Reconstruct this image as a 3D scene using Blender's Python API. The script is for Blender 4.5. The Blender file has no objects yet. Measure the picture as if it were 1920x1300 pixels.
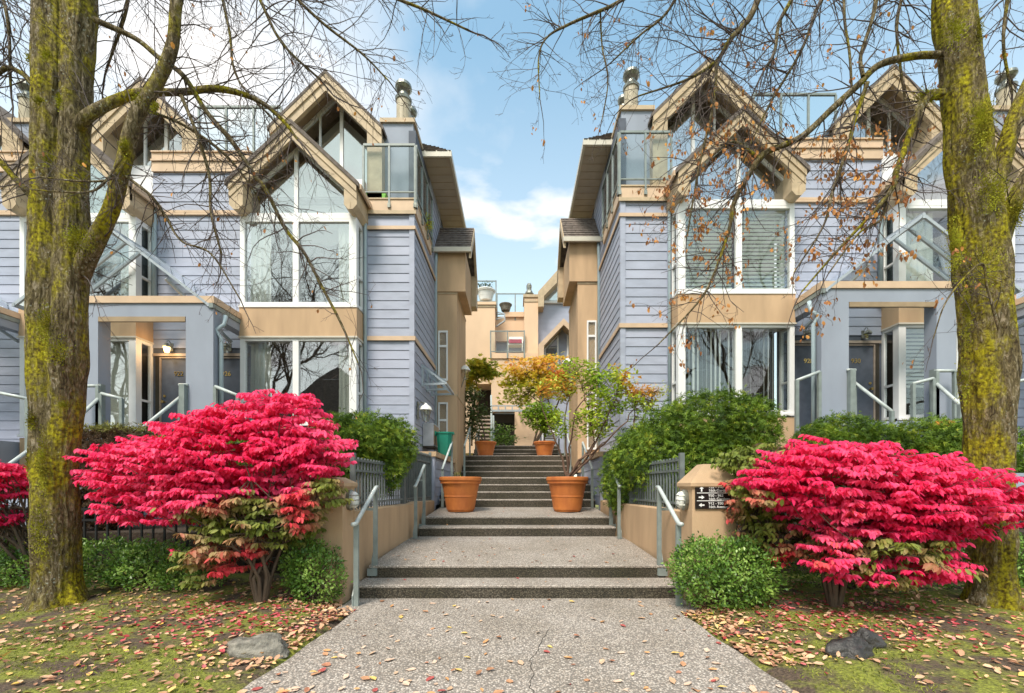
import bpy, math, random
import numpy as np
from mathutils import Vector, noise as mnoise
random.seed(7); RNG = np.random.default_rng(7)
SC = bpy.context.scene; COL = SC.collection
R = math.radians
# ------------------------------------------------------------------ camera, sky, sun, exposure
F = 800.0; CX = 970.0; CY = 912.0; EYE = 1.39          # focal length in px of a 1920 wide frame, principal point, eye height
cam_d = bpy.data.cameras.new('camera'); cam = bpy.data.objects.new('camera', cam_d); COL.objects.link(cam)
cam.location = (0, 0, EYE); cam.rotation_euler = (R(90), 0, 0)
cam_d.sensor_width = 36; cam_d.lens = 36*F/1920; cam_d.shift_x = -(CX-960)/1920; cam_d.shift_y = (CY-650)/1920
cam_d.clip_start = 0.05; cam_d.clip_end = 2000
SC.camera = cam
SUN_EL, SUN_AZ = R(56), R(205)
w = bpy.data.worlds.new('World'); SC.world = w; w.use_nodes = True
nt = w.node_tree; nt.nodes.clear(); L = nt.links.new
out = nt.nodes.new('ShaderNodeOutputWorld'); bg = nt.nodes.new('ShaderNodeBackground')
sky = nt.nodes.new('ShaderNodeTexSky'); sky.sky_type = 'NISHITA'; sky.sun_disc = False
sky.sun_elevation = SUN_EL; sky.sun_rotation = SUN_AZ; sky.air_density = 1.0; sky.dust_density = 1.2; sky.ozone_density = 1.2
tc = nt.nodes.new('ShaderNodeTexCoord'); sep = nt.nodes.new('ShaderNodeSeparateXYZ'); L(tc.outputs['Generated'], sep.inputs[0])
def mth(op, a, b=None, c=None):
    n = nt.nodes.new('ShaderNodeMath'); n.operation = op
    for i, v in enumerate((a, b, c)):
        if v is None: continue
        if hasattr(v, 'is_output'): L(v, n.inputs[i])
        else: n.inputs[i].default_value = v
    return n.outputs[0]
zz = mth('ADD', mth('MAXIMUM', sep.outputs[2], 0.0), 0.22)
cmb = nt.nodes.new('ShaderNodeCombineXYZ')
L(mth('MULTIPLY', mth('DIVIDE', sep.outputs[0], zz), -1.0), cmb.inputs[0]); L(mth('DIVIDE', sep.outputs[1], zz), cmb.inputs[1]); cmb.inputs[2].default_value = 20.2
cn = nt.nodes.new('ShaderNodeTexNoise'); L(cmb.outputs[0], cn.inputs['Vector'])
cn.inputs['Scale'].default_value = 1.05; cn.inputs['Detail'].default_value = 7; cn.inputs['Roughness'].default_value = 0.52
cr = nt.nodes.new('ShaderNodeValToRGB'); L(cn.outputs['Fac'], cr.inputs[0])
cr.color_ramp.elements[0].position = 0.48; cr.color_ramp.elements[0].color = (0, 0, 0, 1)
cr.color_ramp.elements[1].position = 0.66; cr.color_ramp.elements[1].color = (0.92, 0.92, 0.92, 1)
# low haze / cloud bank towards the horizon all round
hz = nt.nodes.new('ShaderNodeMapRange'); L(sep.outputs[2], hz.inputs[0])
hz.inputs[1].default_value = 0.25; hz.inputs[2].default_value = 0.72; hz.inputs[3].default_value = 0.5; hz.inputs[4].default_value = 0.0
lm_ = nt.nodes.new('ShaderNodeMapping'); L(tc.outputs['Generated'], lm_.inputs[0]); lm_.inputs['Scale'].default_value = (3.1, 3.1, 8.5); lm_.inputs['Location'].default_value = (2.3, 0.4, 1.7)
ln_ = nt.nodes.new('ShaderNodeTexNoise'); L(lm_.outputs[0], ln_.inputs['Vector']); ln_.inputs['Scale'].default_value = 1.0; ln_.inputs['Detail'].default_value = 7; ln_.inputs['Roughness'].default_value = 0.5
lr_ = nt.nodes.new('ShaderNodeMapRange'); L(ln_.outputs['Fac'], lr_.inputs[0]); lr_.inputs[1].default_value = 0.50; lr_.inputs[2].default_value = 0.60
lz_ = nt.nodes.new('ShaderNodeMapRange'); L(sep.outputs[2], lz_.inputs[0]); lz_.inputs[1].default_value = 0.52; lz_.inputs[2].default_value = 0.66; lz_.inputs[3].default_value = 1; lz_.inputs[4].default_value = 0
low = mth('MULTIPLY', mth('MULTIPLY', lr_.outputs[0], lz_.outputs[0]), 0.95)
fac = mth('MAXIMUM', mth('MAXIMUM', cr.outputs[0], hz.outputs[0]), low)
mx = nt.nodes.new('ShaderNodeMix'); mx.data_type = 'RGBA'; L(fac, mx.inputs[0])
hs = nt.nodes.new('ShaderNodeHueSaturation'); hs.inputs['Saturation'].default_value = 0.98; hs.inputs['Value'].default_value = 2.0
L(sky.outputs[0], hs.inputs['Color'])
cl = nt.nodes.new('ShaderNodeMix'); cl.data_type = 'RGBA'; cl.blend_type = 'DARKEN'; cl.inputs[0].default_value = 1; L(hs.outputs[0], cl.inputs[6]); cl.inputs[7].default_value = (8.8, 9.2, 10.6, 1)
tn = nt.nodes.new('ShaderNodeMix'); tn.data_type = 'RGBA'; tn.blend_type = 'MULTIPLY'; tn.inputs[0].default_value = 1; L(cl.outputs[2], tn.inputs[6]); tn.inputs[7].default_value = (1.0, 1.12, 0.90, 1)
L(tn.outputs[2], mx.inputs[6]); mx.inputs[7].default_value = (7.2, 6.9, 6.65, 1)
L(mx.outputs[2], bg.inputs[0]); bg.inputs[1].default_value = 0.08; L(bg.outputs[0], out.inputs[0])
sd = bpy.data.lights.new('sun', 'SUN'); sd.energy = 2.1; sd.angle = R(18); sd.color = (1, 0.91, 0.79)
sun = bpy.data.objects.new('sun', sd); COL.objects.link(sun); sun.location = (-5, -12, 20)
sdir = Vector((math.sin(SUN_AZ)*math.cos(SUN_EL), math.cos(SUN_AZ)*math.cos(SUN_EL), math.sin(SUN_EL)))
sun.rotation_euler = sdir.to_track_quat('Z', 'Y').to_euler()
SC.view_settings.view_transform = 'Standard'; SC.view_settings.look = 'None'
SC.view_settings.exposure = 1.2; SC.view_settings.gamma = 1; SC.view_settings.use_curve_mapping = False
try:
    SC.cycles.max_bounces = 8; SC.cycles.transparent_max_bounces = 16; SC.cycles.diffuse_bounces = 3
except Exception: pass
# ------------------------------------------------------------------ materials
def mat(name, col, rough=0.7, var=0.12, scale=6.0, stretch=(1, 1, 1), bump=0.0, bscale=60.0, metal=0.0, col2=None, spec=0.4,
        attr=None, trans=0.0, coords='Object', detail=5):
    m = bpy.data.materials.new(name); m.use_nodes = True; n = m.node_tree; b = n.nodes['Principled BSDF']; lk = n.links.new
    b.inputs['Roughness'].default_value = rough; b.inputs['Metallic'].default_value = metal; b.inputs['Specular IOR Level'].default_value = spec
    geo = n.nodes.new('ShaderNodeNewGeometry'); mp = n.nodes.new('ShaderNodeMapping'); lk(geo.outputs['Position'], mp.inputs[0])
    mp.inputs['Scale'].default_value = stretch
    no = n.nodes.new('ShaderNodeTexNoise'); no.inputs['Scale'].default_value = scale; no.inputs['Detail'].default_value = detail
    lk(mp.outputs[0], no.inputs['Vector'])
    c1 = tuple(col)+(1,); c2 = tuple(col2)+(1,) if col2 else tuple(max(0, c*(1-2.2*var)) for c in col)+(1,)
    cr = n.nodes.new('ShaderNodeValToRGB'); cr.color_ramp.elements[0].position = 0.3; cr.color_ramp.elements[1].position = 0.68
    cr.color_ramp.elements[0].color = c2; cr.color_ramp.elements[1].color = c1
    if attr:
        cr.color_ramp.elements[0].position = 0; cr.color_ramp.elements[1].position = 1
        for e in list(cr.color_ramp.elements)[1:]: cr.color_ramp.elements.remove(e)
        cr.color_ramp.elements[0].color = tuple(attr[0][1])+(1,); cr.color_ramp.elements[0].position = attr[0][0]
        for p, c in attr[1:]:
            e = cr.color_ramp.elements.new(p); e.color = tuple(c)+(1,)
        an = n.nodes.new('ShaderNodeAttribute'); an.attribute_name = 'tone'; lk(an.outputs['Fac'], cr.inputs[0])
    else:
        lk(no.outputs['Fac'], cr.inputs[0])
    lk(cr.outputs[0], b.inputs['Base Color'])
    if bump > 0:
        n2 = n.nodes.new('ShaderNodeTexNoise'); n2.inputs['Scale'].default_value = bscale; n2.inputs['Detail'].default_value = 4
        lk(mp.outputs[0], n2.inputs['Vector'])
        bp = n.nodes.new('ShaderNodeBump'); bp.inputs['Strength'].default_value = bump; bp.inputs['Distance'].default_value = 0.02
        lk(n2.outputs['Fac'], bp.inputs['Height']); lk(bp.outputs[0], b.inputs['Normal'])
    if trans > 0:
        o = n.nodes['Material Output']; t = n.nodes.new('ShaderNodeBsdfTranslucent'); lk(cr.outputs[0], t.inputs[0])
        ms = n.nodes.new('ShaderNodeMixShader'); ms.inputs[0].default_value = trans
        lk(b.outputs[0], ms.inputs[1]); lk(t.outputs[0], ms.inputs[2]); lk(ms.outputs[0], o.inputs[0])
    return m
M = {}
M['siding'] = mat('painted_siding', (0.368, 0.398, 0.50), 0.62, 0.09, 2.2, (1, 1, 3), 0.12, 35)
M['siding2'] = mat('painted_siding_weathered', (0.345, 0.378, 0.48), 0.62, 0.07, 2.6, (1, 1, 3), 0.12, 35)
M['siding3'] = mat('painted_siding_pale', (0.388, 0.415, 0.52), 0.62, 0.05, 1.7, (1, 1, 3), 0.12, 35)
M['underlay'] = mat('siding_underlay', (0.10, 0.115, 0.15), 0.8)  # wall backing coloured dark to paint shade into the gaps between boards
M['bluegrey'] = mat('blue_grey_stucco', (0.30, 0.335, 0.41), 0.75, 0.06, 2, (1, 1, .5), 0.2, 120)
M['tan'] = mat('tan_stucco', (0.57, 0.39, 0.24), 0.85, 0.11, 2.2, (1.5, 1.5, .3), 0.3, 110)
M['tanlight'] = mat('light_tan_stucco', (0.74, 0.53, 0.36), 0.85, 0.05, 1.5, (1, 1, .5), 0.3, 110)
M['beige'] = mat('beige_painted_timber', (0.52, 0.40, 0.26), 0.6, 0.12, 5, (1, 1, 1), 0.1, 40)
M['beigeorange'] = mat('apricot_trim', (0.62, 0.45, 0.31), 0.6, 0.07, 4)
M['soffit'] = mat('brown_soffit', (0.36, 0.265, 0.165), 0.7, 0.12, 4, (1, 1, 1))
M['soffitpale'] = mat('pale_soffit', (0.44, 0.38, 0.31), 0.7, 0.06, 4)
M['gutter'] = mat('cream_gutter', (0.60, 0.56, 0.48), 0.45, 0.05)
M['white'] = mat('white_window_vinyl', (0.80, 0.80, 0.80), 0.4, 0.03)
M['whitepanel'] = mat('white_panel', (0.78, 0.78, 0.80), 0.45, 0.03)
M['shingle'] = mat('asphalt_shingle', (0.20, 0.165, 0.145), 0.9, 0.25, 9, (1, 1, 1), 0.5, 150)
M['steel'] = mat('grey_green_painted_steel', (0.24, 0.28, 0.27), 0.4, 0.12, 7, spec=0.5)
M['railpale'] = mat('pale_worn_painted_rail', (0.50, 0.55, 0.54), 0.32, 0.12, 9, spec=0.5)
M['downpipe'] = mat('pale_blue_downspout', (0.36, 0.45, 0.50), 0.4, 0.05)
M['canopyframe'] = mat('grey_canopy_frame', (0.40, 0.45, 0.50), 0.4, 0.1)
M['flue'] = mat('tan_metal_flue', (0.44, 0.38, 0.27), 0.45, 0.1)
M['metal'] = mat('weathered_galvanised', (0.33, 0.34, 0.30), 0.35, 0.3, 14, metal=0.6)
M['door'] = mat('dark_olive_door', (0.028, 0.028, 0.018), 0.6, 0.1, 3, spec=0.15)
M['doortrim'] = mat('door_edge_trim', (0.42, 0.34, 0.28), 0.5)
M['darkframe'] = mat('dark_brown_jamb', (0.05, 0.04, 0.028), 0.5)
M['brass'] = mat('brass', (0.65, 0.45, 0.16), 0.3, 0.1, 5, metal=0.9)
M['curtain'] = mat('white_curtain', (0.74, 0.76, 0.70), 0.85, 0.06, 4, (4, 4, .4), trans=0.25)
M['blind'] = mat('pale_mint_blind_slat', (0.66, 0.74, 0.68), 0.5, 0.04)
M['blindwhite'] = mat('white_blind_slat', (0.80, 0.81, 0.80), 0.5, 0.03)
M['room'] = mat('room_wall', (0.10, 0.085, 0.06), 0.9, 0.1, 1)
M['terracotta'] = mat('terracotta', (0.58, 0.19, 0.045), 0.6, 0.16, 5, (1, 1, .5), 0.25, 60, col2=(0.40, 0.115, 0.03))
M['soil'] = mat('potting_soil', (0.05, 0.035, 0.022), 0.95, 0.2, 30)
M['blackiron'] = mat('black_iron', (0.022, 0.025, 0.028), 0.45, 0.1)
M['fencepaint'] = mat('grey_fence_paint', (0.16, 0.185, 0.185), 0.55, 0.15, 9)
M['black'] = mat('black_sign_face', (0.012, 0.008, 0.008), 0.4, 0.0)
M['signwhite'] = mat('white_sign_lettering', (0.82, 0.82, 0.82), 0.5, 0.0)
M['greenbin'] = mat('green_plastic', (0.012, 0.22, 0.15), 0.42, 0.08)
M['acbox'] = mat('air_conditioner_case', (0.42, 0.44, 0.48), 0.5, 0.08)
M['acgrille'] = mat('tan_air_conditioner_grille', (0.40, 0.27, 0.18), 0.6, 0.1)
M['stone'] = mat('grey_boulder', (0.27, 0.25, 0.21), 0.85, 0.3, 18, bump=1.0, bscale=40)
M['stonedark'] = mat('dark_wet_rock', (0.055, 0.05, 0.048), 0.5, 0.3, 14, bump=0.8, bscale=30)
M['pumpkin'] = mat('pumpkin_skin', (0.75, 0.22, 0.03), 0.45, 0.1)
M['plasticwhite'] = mat('white_plastic', (0.75, 0.75, 0.73), 0.5, 0.05)
M['redcushion'] = mat('red_cushion', (0.45, 0.05, 0.10), 0.8, 0.1)
M['bark'] = mat('shrub_bark', (0.14, 0.10, 0.07), 0.85, 0.2, 20, (1, 1, .3), 0.5, 60)
M['redbark'] = mat('arbutus_bark', (0.17, 0.095, 0.065), 0.7, 0.25, 12, (1, 1, .3), 0.4, 60)
M['twig'] = mat('bare_twig', (0.105, 0.08, 0.072), 0.8, 0.2, 30)
M['rope'] = mat('hose', (0.12, 0.14, 0.13), 0.5)
M['lampwhite'] = mat('white_lamp_cap', (0.76, 0.76, 0.72), 0.4, 0.05)

def glassmat(name, refl, tint):
    m = bpy.data.materials.new(name); m.use_nodes = True; n = m.node_tree; lk = n.links.new; n.nodes.clear()
    o = n.nodes.new('ShaderNodeOutputMaterial'); g = n.nodes.new('ShaderNodeBsdfGlossy'); t = n.nodes.new('ShaderNodeBsdfTransparent')
    g.inputs['Roughness'].default_value = 0.012; g.inputs[0].default_value = (0.94, 0.95, 1, 1); t.inputs[0].default_value = tint+(1,)
    lw = n.nodes.new('ShaderNodeLayerWeight'); lw.inputs[0].default_value = 0.25
    lw.inputs[0].default_value = 0.5; pw = n.nodes.new('ShaderNodeMath'); pw.operation = 'POWER'; lk(lw.outputs['Facing'], pw.inputs[0]); pw.inputs[1].default_value = 4.0; mr = n.nodes.new('ShaderNodeMapRange'); lk(pw.outputs[0], mr.inputs[0]); mr.inputs[3].default_value = refl; mr.inputs[4].default_value = 0.9
    no = n.nodes.new('ShaderNodeTexNoise'); no.inputs['Scale'].default_value = 0.9
    ge = n.nodes.new('ShaderNodeNewGeometry'); lk(ge.outputs['Position'], no.inputs['Vector'])
    bp = n.nodes.new('ShaderNodeBump'); bp.inputs['Strength'].default_value = 0.08; bp.inputs['Distance'].default_value = 0.05; lk(no.outputs[0], bp.inputs['Height'])
    lk(bp.outputs[0], g.inputs['Normal'])
    ms = n.nodes.new('ShaderNodeMixShader'); lk(mr.outputs[0], ms.inputs[0]); lk(t.outputs[0], ms.inputs[1]); lk(g.outputs[0], ms.inputs[2]); lk(ms.outputs[0], o.inputs[0])
    return m
M['glass'] = glassmat('window_glass', 0.09, (0.93, 0.95, 0.94))
M['glassbright'] = glassmat('reflective_window_glass', 0.24, (0.93, 0.95, 0.94))
M['glassrail'] = glassmat('balcony_glass', 0.035, (0.92, 0.955, 0.95))
M['canopyglass'] = glassmat('canopy_glass', 0.22, (0.90, 0.94, 0.95))
M['glasslamp'] = glassmat('lamp_glass', 0.18, (0.85, 0.86, 0.82))
def emit(name, col, s):
    m = bpy.data.materials.new(name); m.use_nodes = True; b = m.node_tree.nodes['Principled BSDF']
    b.inputs['Base Color'].default_value = col+(1,); b.inputs['Emission Color'].default_value = col+(1,); b.inputs['Emission Strength'].default_value = s
    return m
M['litglass'] = emit('lit_lamp_glass', (1.0, 0.62, 0.25), 1.6)

def pebbles(name, base_lo, base_hi, dark, scale, bumpstr, stain=None):
    m = bpy.data.materials.new(name); m.use_nodes = True; n = m.node_tree; b = n.nodes['Principled BSDF']; lk = n.links.new
    ge = n.nodes.new('ShaderNodeNewGeometry'); vo = n.nodes.new('ShaderNodeTexVoronoi'); vo.inputs['Scale'].default_value = scale; lk(ge.outputs['Position'], vo.inputs['Vector'])
    sp = n.nodes.new('ShaderNodeSeparateColor'); lk(vo.outputs['Color'], sp.inputs[0])
    cr = n.nodes.new('ShaderNodeValToRGB'); lk(sp.outputs[0], cr.inputs[0])
    cr.color_ramp.elements[0].color = base_lo+(1,); cr.color_ramp.elements[1].color = base_hi+(1,)
    e = cr.color_ramp.elements.new(0.5); e.color = tuple((a+c)/2*f for a, c, f in zip(base_lo, base_hi, (1.04, 0.98, 0.93)))+(1,)
    e = cr.color_ramp.elements.new(0.88); e.color = tuple(c*.8 for c in base_hi)+(1,)
    r2 = n.nodes.new('ShaderNodeValToRGB'); lk(vo.outputs['Distance'], r2.inputs[0]); r2.color_ramp.elements[0].position = 0.32; r2.color_ramp.elements[1].position = 0.62
    mx = n.nodes.new('ShaderNodeMix'); mx.data_type = 'RGBA'; lk(r2.outputs[0], mx.inputs[0]); lk(cr.outputs[0], mx.inputs[6]); mx.inputs[7].default_value = dark+(1,)
    no = n.nodes.new('ShaderNodeTexNoise'); no.inputs['Scale'].default_value = 1.3; no.inputs['Detail'].default_value = 8; lk(ge.outputs['Position'], no.inputs['Vector'])
    r3 = n.nodes.new('ShaderNodeValToRGB'); lk(no.outputs[0], r3.inputs[0]); r3.color_ramp.elements[0].position = 0.3; r3.color_ramp.elements[1].position = 0.65
    r3.color_ramp.elements[0].color = (stain or (0.74, 0.72, 0.68))+(1,); r3.color_ramp.elements[1].color = (1, 1, 1, 1)
    m2 = n.nodes.new('ShaderNodeMix'); m2.data_type = 'RGBA'; m2.blend_type = 'MULTIPLY'; m2.inputs[0].default_value = 1; lk(mx.outputs[2], m2.inputs[6]); lk(r3.outputs[0], m2.inputs[7])
    lk(m2.outputs[2], b.inputs['Base Color']); b.inputs['Roughness'].default_value = 0.75
    bp = n.nodes.new('ShaderNodeBump'); bp.invert = True; bp.inputs['Strength'].default_value = bumpstr; bp.inputs['Distance'].default_value = 0.006
    lk(vo.outputs['Distance'], bp.inputs['Height']); lk(bp.outputs[0], b.inputs['Normal'])
    return m
M['aggregate'] = pebbles('exposed_aggregate_paving', (0.25, 0.225, 0.205), (0.74, 0.67, 0.605), (0.21, 0.185, 0.165), 62, 0.9)
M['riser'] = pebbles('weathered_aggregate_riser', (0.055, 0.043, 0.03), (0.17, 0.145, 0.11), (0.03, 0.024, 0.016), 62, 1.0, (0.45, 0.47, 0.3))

def barkmat(name, mossmin, mossmax):
    m = bpy.data.materials.new(name); m.use_nodes = True; n = m.node_tree; b = n.nodes['Principled BSDF']; lk = n.links.new
    ge = n.nodes.new('ShaderNodeNewGeometry'); mp = n.nodes.new('ShaderNodeMapping'); lk(ge.outputs['Position'], mp.inputs[0]); mp.inputs['Scale'].default_value = (1, 1, 0.30)
    a = n.nodes.new('ShaderNodeTexNoise'); a.inputs['Scale'].default_value = 30; a.inputs['Distortion'].default_value = 1.2; a.inputs['Detail'].default_value = 8; a.inputs['Roughness'].default_value = 0.65; lk(mp.outputs[0], a.inputs['Vector'])
    r1 = n.nodes.new('ShaderNodeValToRGB'); lk(a.outputs[0], r1.inputs[0]); r1.color_ramp.elements[0].position = 0.36; r1.color_ramp.elements[0].color = (0.05, 0.035, 0.02, 1)
    r1.color_ramp.elements[1].position = 0.66; r1.color_ramp.elements[1].color = (0.40, 0.33, 0.24, 1)
    e = r1.color_ramp.elements.new(0.52); e.color = (0.185, 0.145, 0.07, 1)
    # lichen specks
    vo = n.nodes.new('ShaderNodeTexVoronoi'); vo.inputs['Scale'].default_value = 26; lk(ge.outputs['Position'], vo.inputs['Vector'])
    vr = n.nodes.new('ShaderNodeValToRGB'); lk(vo.outputs['Distance'], vr.inputs[0]); vr.color_ramp.elements[0].position = 0.13; vr.color_ramp.elements[0].color = (1, 1, 1, 1); vr.color_ramp.elements[1].position = 0.26; vr.color_ramp.elements[1].color = (0, 0, 0, 1)
    ln = n.nodes.new('ShaderNodeTexNoise'); ln.inputs['Scale'].default_value = 3; lk(ge.outputs['Position'], ln.inputs['Vector'])
    lr = n.nodes.new('ShaderNodeValToRGB'); lk(ln.outputs[0], lr.inputs[0]); lr.color_ramp.elements[0].position = 0.48; lr.color_ramp.elements[1].position = 0.62
    mu = n.nodes.new('ShaderNodeMath'); mu.operation = 'MULTIPLY'; lk(vr.outputs[0], mu.inputs[0]); lk(lr.outputs[0], mu.inputs[1])
    x1 = n.nodes.new('ShaderNodeMix'); x1.data_type = 'RGBA'; lk(mu.outputs[0], x1.inputs[0]); lk(r1.outputs[0], x1.inputs[6]); x1.inputs[7].default_value = (0.42, 0.44, 0.36, 1)
    # moss
    mn = n.nodes.new('ShaderNodeTexNoise'); mn.inputs['Scale'].default_value = 2.6; mn.inputs['Detail'].default_value = 9; mn.inputs['Roughness'].default_value = 0.62
    mp2 = n.nodes.new('ShaderNodeMapping'); lk(ge.outputs['Position'], mp2.inputs[0]); mp2.inputs['Scale'].default_value = (1.3, 1, 0.6); lk(mp2.outputs[0], mn.inputs['Vector'])
    mr = n.nodes.new('ShaderNodeValToRGB'); lk(mn.outputs[0], mr.inputs[0]); mr.color_ramp.elements[0].position = mossmin; mr.color_ramp.elements[1].position = mossmax
    mc = n.nodes.new('ShaderNodeValToRGB'); mc.color_ramp.elements[0].color = (0.10, 0.07, 0.012, 1); mc.color_ramp.elements[1].color = (0.50, 0.44, 0.02, 1)
    mn2 = n.nodes.new('ShaderNodeTexNoise'); mn2.inputs['Scale'].default_value = 30; mn2.inputs['Detail'].default_value = 5; lk(ge.outputs['Position'], mn2.inputs['Vector']); lk(mn2.outputs[0], mc.inputs[0])
    mc.color_ramp.elements[0].position = 0.35; mc.color_ramp.elements[1].position = 0.65
    x2 = n.nodes.new('ShaderNodeMix'); x2.data_type = 'RGBA'; lk(mr.outputs[0], x2.inputs[0]); lk(x1.outputs[2], x2.inputs[6]); lk(mc.outputs[0], x2.inputs[7])
    lk(x2.outputs[2], b.inputs['Base Color']); b.inputs['Roughness'].default_value = 0.9; b.inputs['Specular IOR Level'].default_value = 0.2
    bp = n.nodes.new('ShaderNodeBump'); bp.inputs['Strength'].default_value = 1.0; bp.inputs['Distance'].default_value = 0.06; lk(a.outputs[0], bp.inputs['Height'])
    bp2 = n.nodes.new('ShaderNodeBump'); bp2.inputs['Strength'].default_value = 0.6; bp2.inputs['Distance'].default_value = 0.015; lk(mn2.outputs[0], bp2.inputs['Height']); lk(bp.outputs[0], bp2.inputs['Normal'])
    lk(bp2.outputs[0], b.inputs['Normal'])
    return m
M['bark_left'] = barkmat('lichen_and_moss_bark', 0.47, 0.60)
M['bark_right'] = barkmat('heavily_mossed_bark', 0.43, 0.56)
M['limbbark'] = barkmat('dark_limb_bark', 0.53, 0.62)
def groundmat():
    m = bpy.data.materials.new('mossy_earth'); m.use_nodes = True; n = m.node_tree; b = n.nodes['Principled BSDF']; lk = n.links.new
    ge = n.nodes.new('ShaderNodeNewGeometry')
    a = n.nodes.new('ShaderNodeTexNoise'); a.inputs['Scale'].default_value = 2.3; a.inputs['Detail'].default_value = 9; a.inputs['Roughness'].default_value = 0.65; lk(ge.outputs['Position'], a.inputs['Vector'])
    r = n.nodes.new('ShaderNodeValToRGB'); lk(a.outputs[0], r.inputs[0])
    r.color_ramp.elements[0].position = 0.43; r.color_ramp.elements[0].color = (0.10, 0.068, 0.045, 1); r.color_ramp.elements[1].position = 0.56; r.color_ramp.elements[1].color = (0.21, 0.225, 0.03, 1)
    f = n.nodes.new('ShaderNodeTexNoise'); f.inputs['Scale'].default_value = 45; f.inputs['Detail'].default_value = 6; lk(ge.outputs['Position'], f.inputs['Vector'])
    fr = n.nodes.new('ShaderNodeValToRGB'); lk(f.outputs[0], fr.inputs[0]); fr.color_ramp.elements[0].color = (0.35, 0.35, 0.35, 1); fr.color_ramp.elements[0].position = 0.3; fr.color_ramp.elements[1].position = 0.7; fr.color_ramp.elements[1].color = (1.3, 1.3, 1.3, 1)
    x = n.nodes.new('ShaderNodeMix'); x.data_type = 'RGBA'; x.blend_type = 'MULTIPLY'; x.inputs[0].default_value = 1; lk(r.outputs[0], x.inputs[6]); lk(fr.outputs[0], x.inputs[7])
    lk(x.outputs[2], b.inputs['Base Color']); b.inputs['Roughness'].default_value = 0.95
    bp = n.nodes.new('ShaderNodeBump'); bp.inputs['Strength'].default_value = 0.8; bp.inputs['Distance'].default_value = 0.03; lk(f.outputs[0], bp.inputs['Height']); lk(bp.outputs[0], b.inputs['Normal'])
    return m
M['earth'] = groundmat()
M['bed'] = mat('dark_bed_soil', (0.06, 0.042, 0.03), 0.95, 0.25, 12, bump=0.6, bscale=40)
def leafm(name, stops, rough=0.5, trans=0.3, spec=0.35):
    return mat(name, (0.1, 0.1, 0.1), rough, attr=stops, trans=trans, spec=spec)
M['redleaf'] = leafm('crimson_leaves', [(0, (0.80, 0.02, 0.10)), (0.35, (0.90, 0.035, 0.16)), (0.75, (0.94, 0.085, 0.24)), (0.92, (0.94, 0.14, 0.28)), (1, (0.92, 0.12, 0.10))], 0.5, 0.45)
M['turnleaf'] = leafm('turning_green_and_bronze_leaves', [(0, (0.13, 0.18, 0.025)), (0.35, (0.24, 0.27, 0.045)), (0.6, (0.36, 0.25, 0.11)), (0.8, (0.52, 0.18, 0.11)), (1, (0.72, 0.06, 0.08))], 0.55, 0.3)
M['boxleaf'] = leafm('boxwood_leaves', [(0, (0.05, 0.12, 0.02)), (0.5, (0.14, 0.27, 0.035)), (1, (0.32, 0.46, 0.10))], 0.4, 0.25, 0.5)
M['cedarleaf'] = leafm('cedar_sprays', [(0, (0.04, 0.085, 0.012)), (0.45, (0.12, 0.21, 0.018)), (0.85, (0.25, 0.36, 0.03)), (1, (0.38, 0.42, 0.04))], 0.6, 0.25)
M['cedarbrown'] = leafm('dying_cedar_sprays', [(0, (0.05, 0.028, 0.015)), (0.7, (0.12, 0.07, 0.03)), (1, (0.2, 0.2, 0.04))], 0.7, 0.2)
M['arbleaf'] = leafm('yellow_green_leaves', [(0, (0.20, 0.34, 0.03)), (0.6, (0.44, 0.55, 0.05)), (0.92, (0.58, 0.60, 0.08)), (1, (0.7, 0.35, 0.06))], 0.45, 0.35)
M['mapleleaf'] = leafm('orange_and_yellow_maple_leaves', [(0, (0.50, 0.52, 0.05)), (0.4, (0.82, 0.62, 0.06)), (0.7, (0.95, 0.56, 0.14)), (1, (0.95, 0.42, 0.20))], 0.5, 0.45)
M['yellowleaf'] = leafm('yellow_maple_leaves', [(0, (0.35, 0.42, 0.04)), (1, (0.80, 0.60, 0.06))], 0.5, 0.45)
M['darkleaf'] = leafm('dark_rhododendron_leaves', [(0, (0.04, 0.07, 0.02)), (0.7, (0.12, 0.17, 0.05)), (1, (0.25, 0.27, 0.10))], 0.45, 0.2)
M['deadleaf'] = leafm('clinging_brown_leaves', [(0, (0.30, 0.12, 0.05)), (0.6, (0.55, 0.25, 0.09)), (1, (0.80, 0.38, 0.08))], 0.7, 0.35)
M['seed'] = leafm('dark_seed_wings', [(0, (0.08, 0.06, 0.05)), (1, (0.2, 0.12, 0.09))], 0.7, 0.2)
M['litter'] = leafm('fallen_leaves', [(0, (0.28, 0.13, 0.075)), (0.35, (0.52, 0.28, 0.17)), (0.7, (0.70, 0.46, 0.30)), (0.92, (0.72, 0.48, 0.22)), (1, (0.75, 0.52, 0.08))], 0.75, 0.1)
M['redlitter'] = leafm('fallen_crimson_leaves', [(0, (0.30, 0.03, 0.03)), (0.6, (0.52, 0.07, 0.09)), (1, (0.70, 0.25, 0.25))], 0.7, 0.1)
M['grass'] = leafm('moss_and_grass', [(0, (0.12, 0.14, 0.02)), (0.6, (0.25, 0.29, 0.035)), (1, (0.40, 0.40, 0.08))], 0.7, 0.3)
M['moss'] = leafm('bright_moss', [(0, (0.13, 0.12, 0.01)), (0.6, (0.28, 0.27, 0.015)), (1, (0.40, 0.42, 0.03))], 0.9, 0.2)
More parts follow.
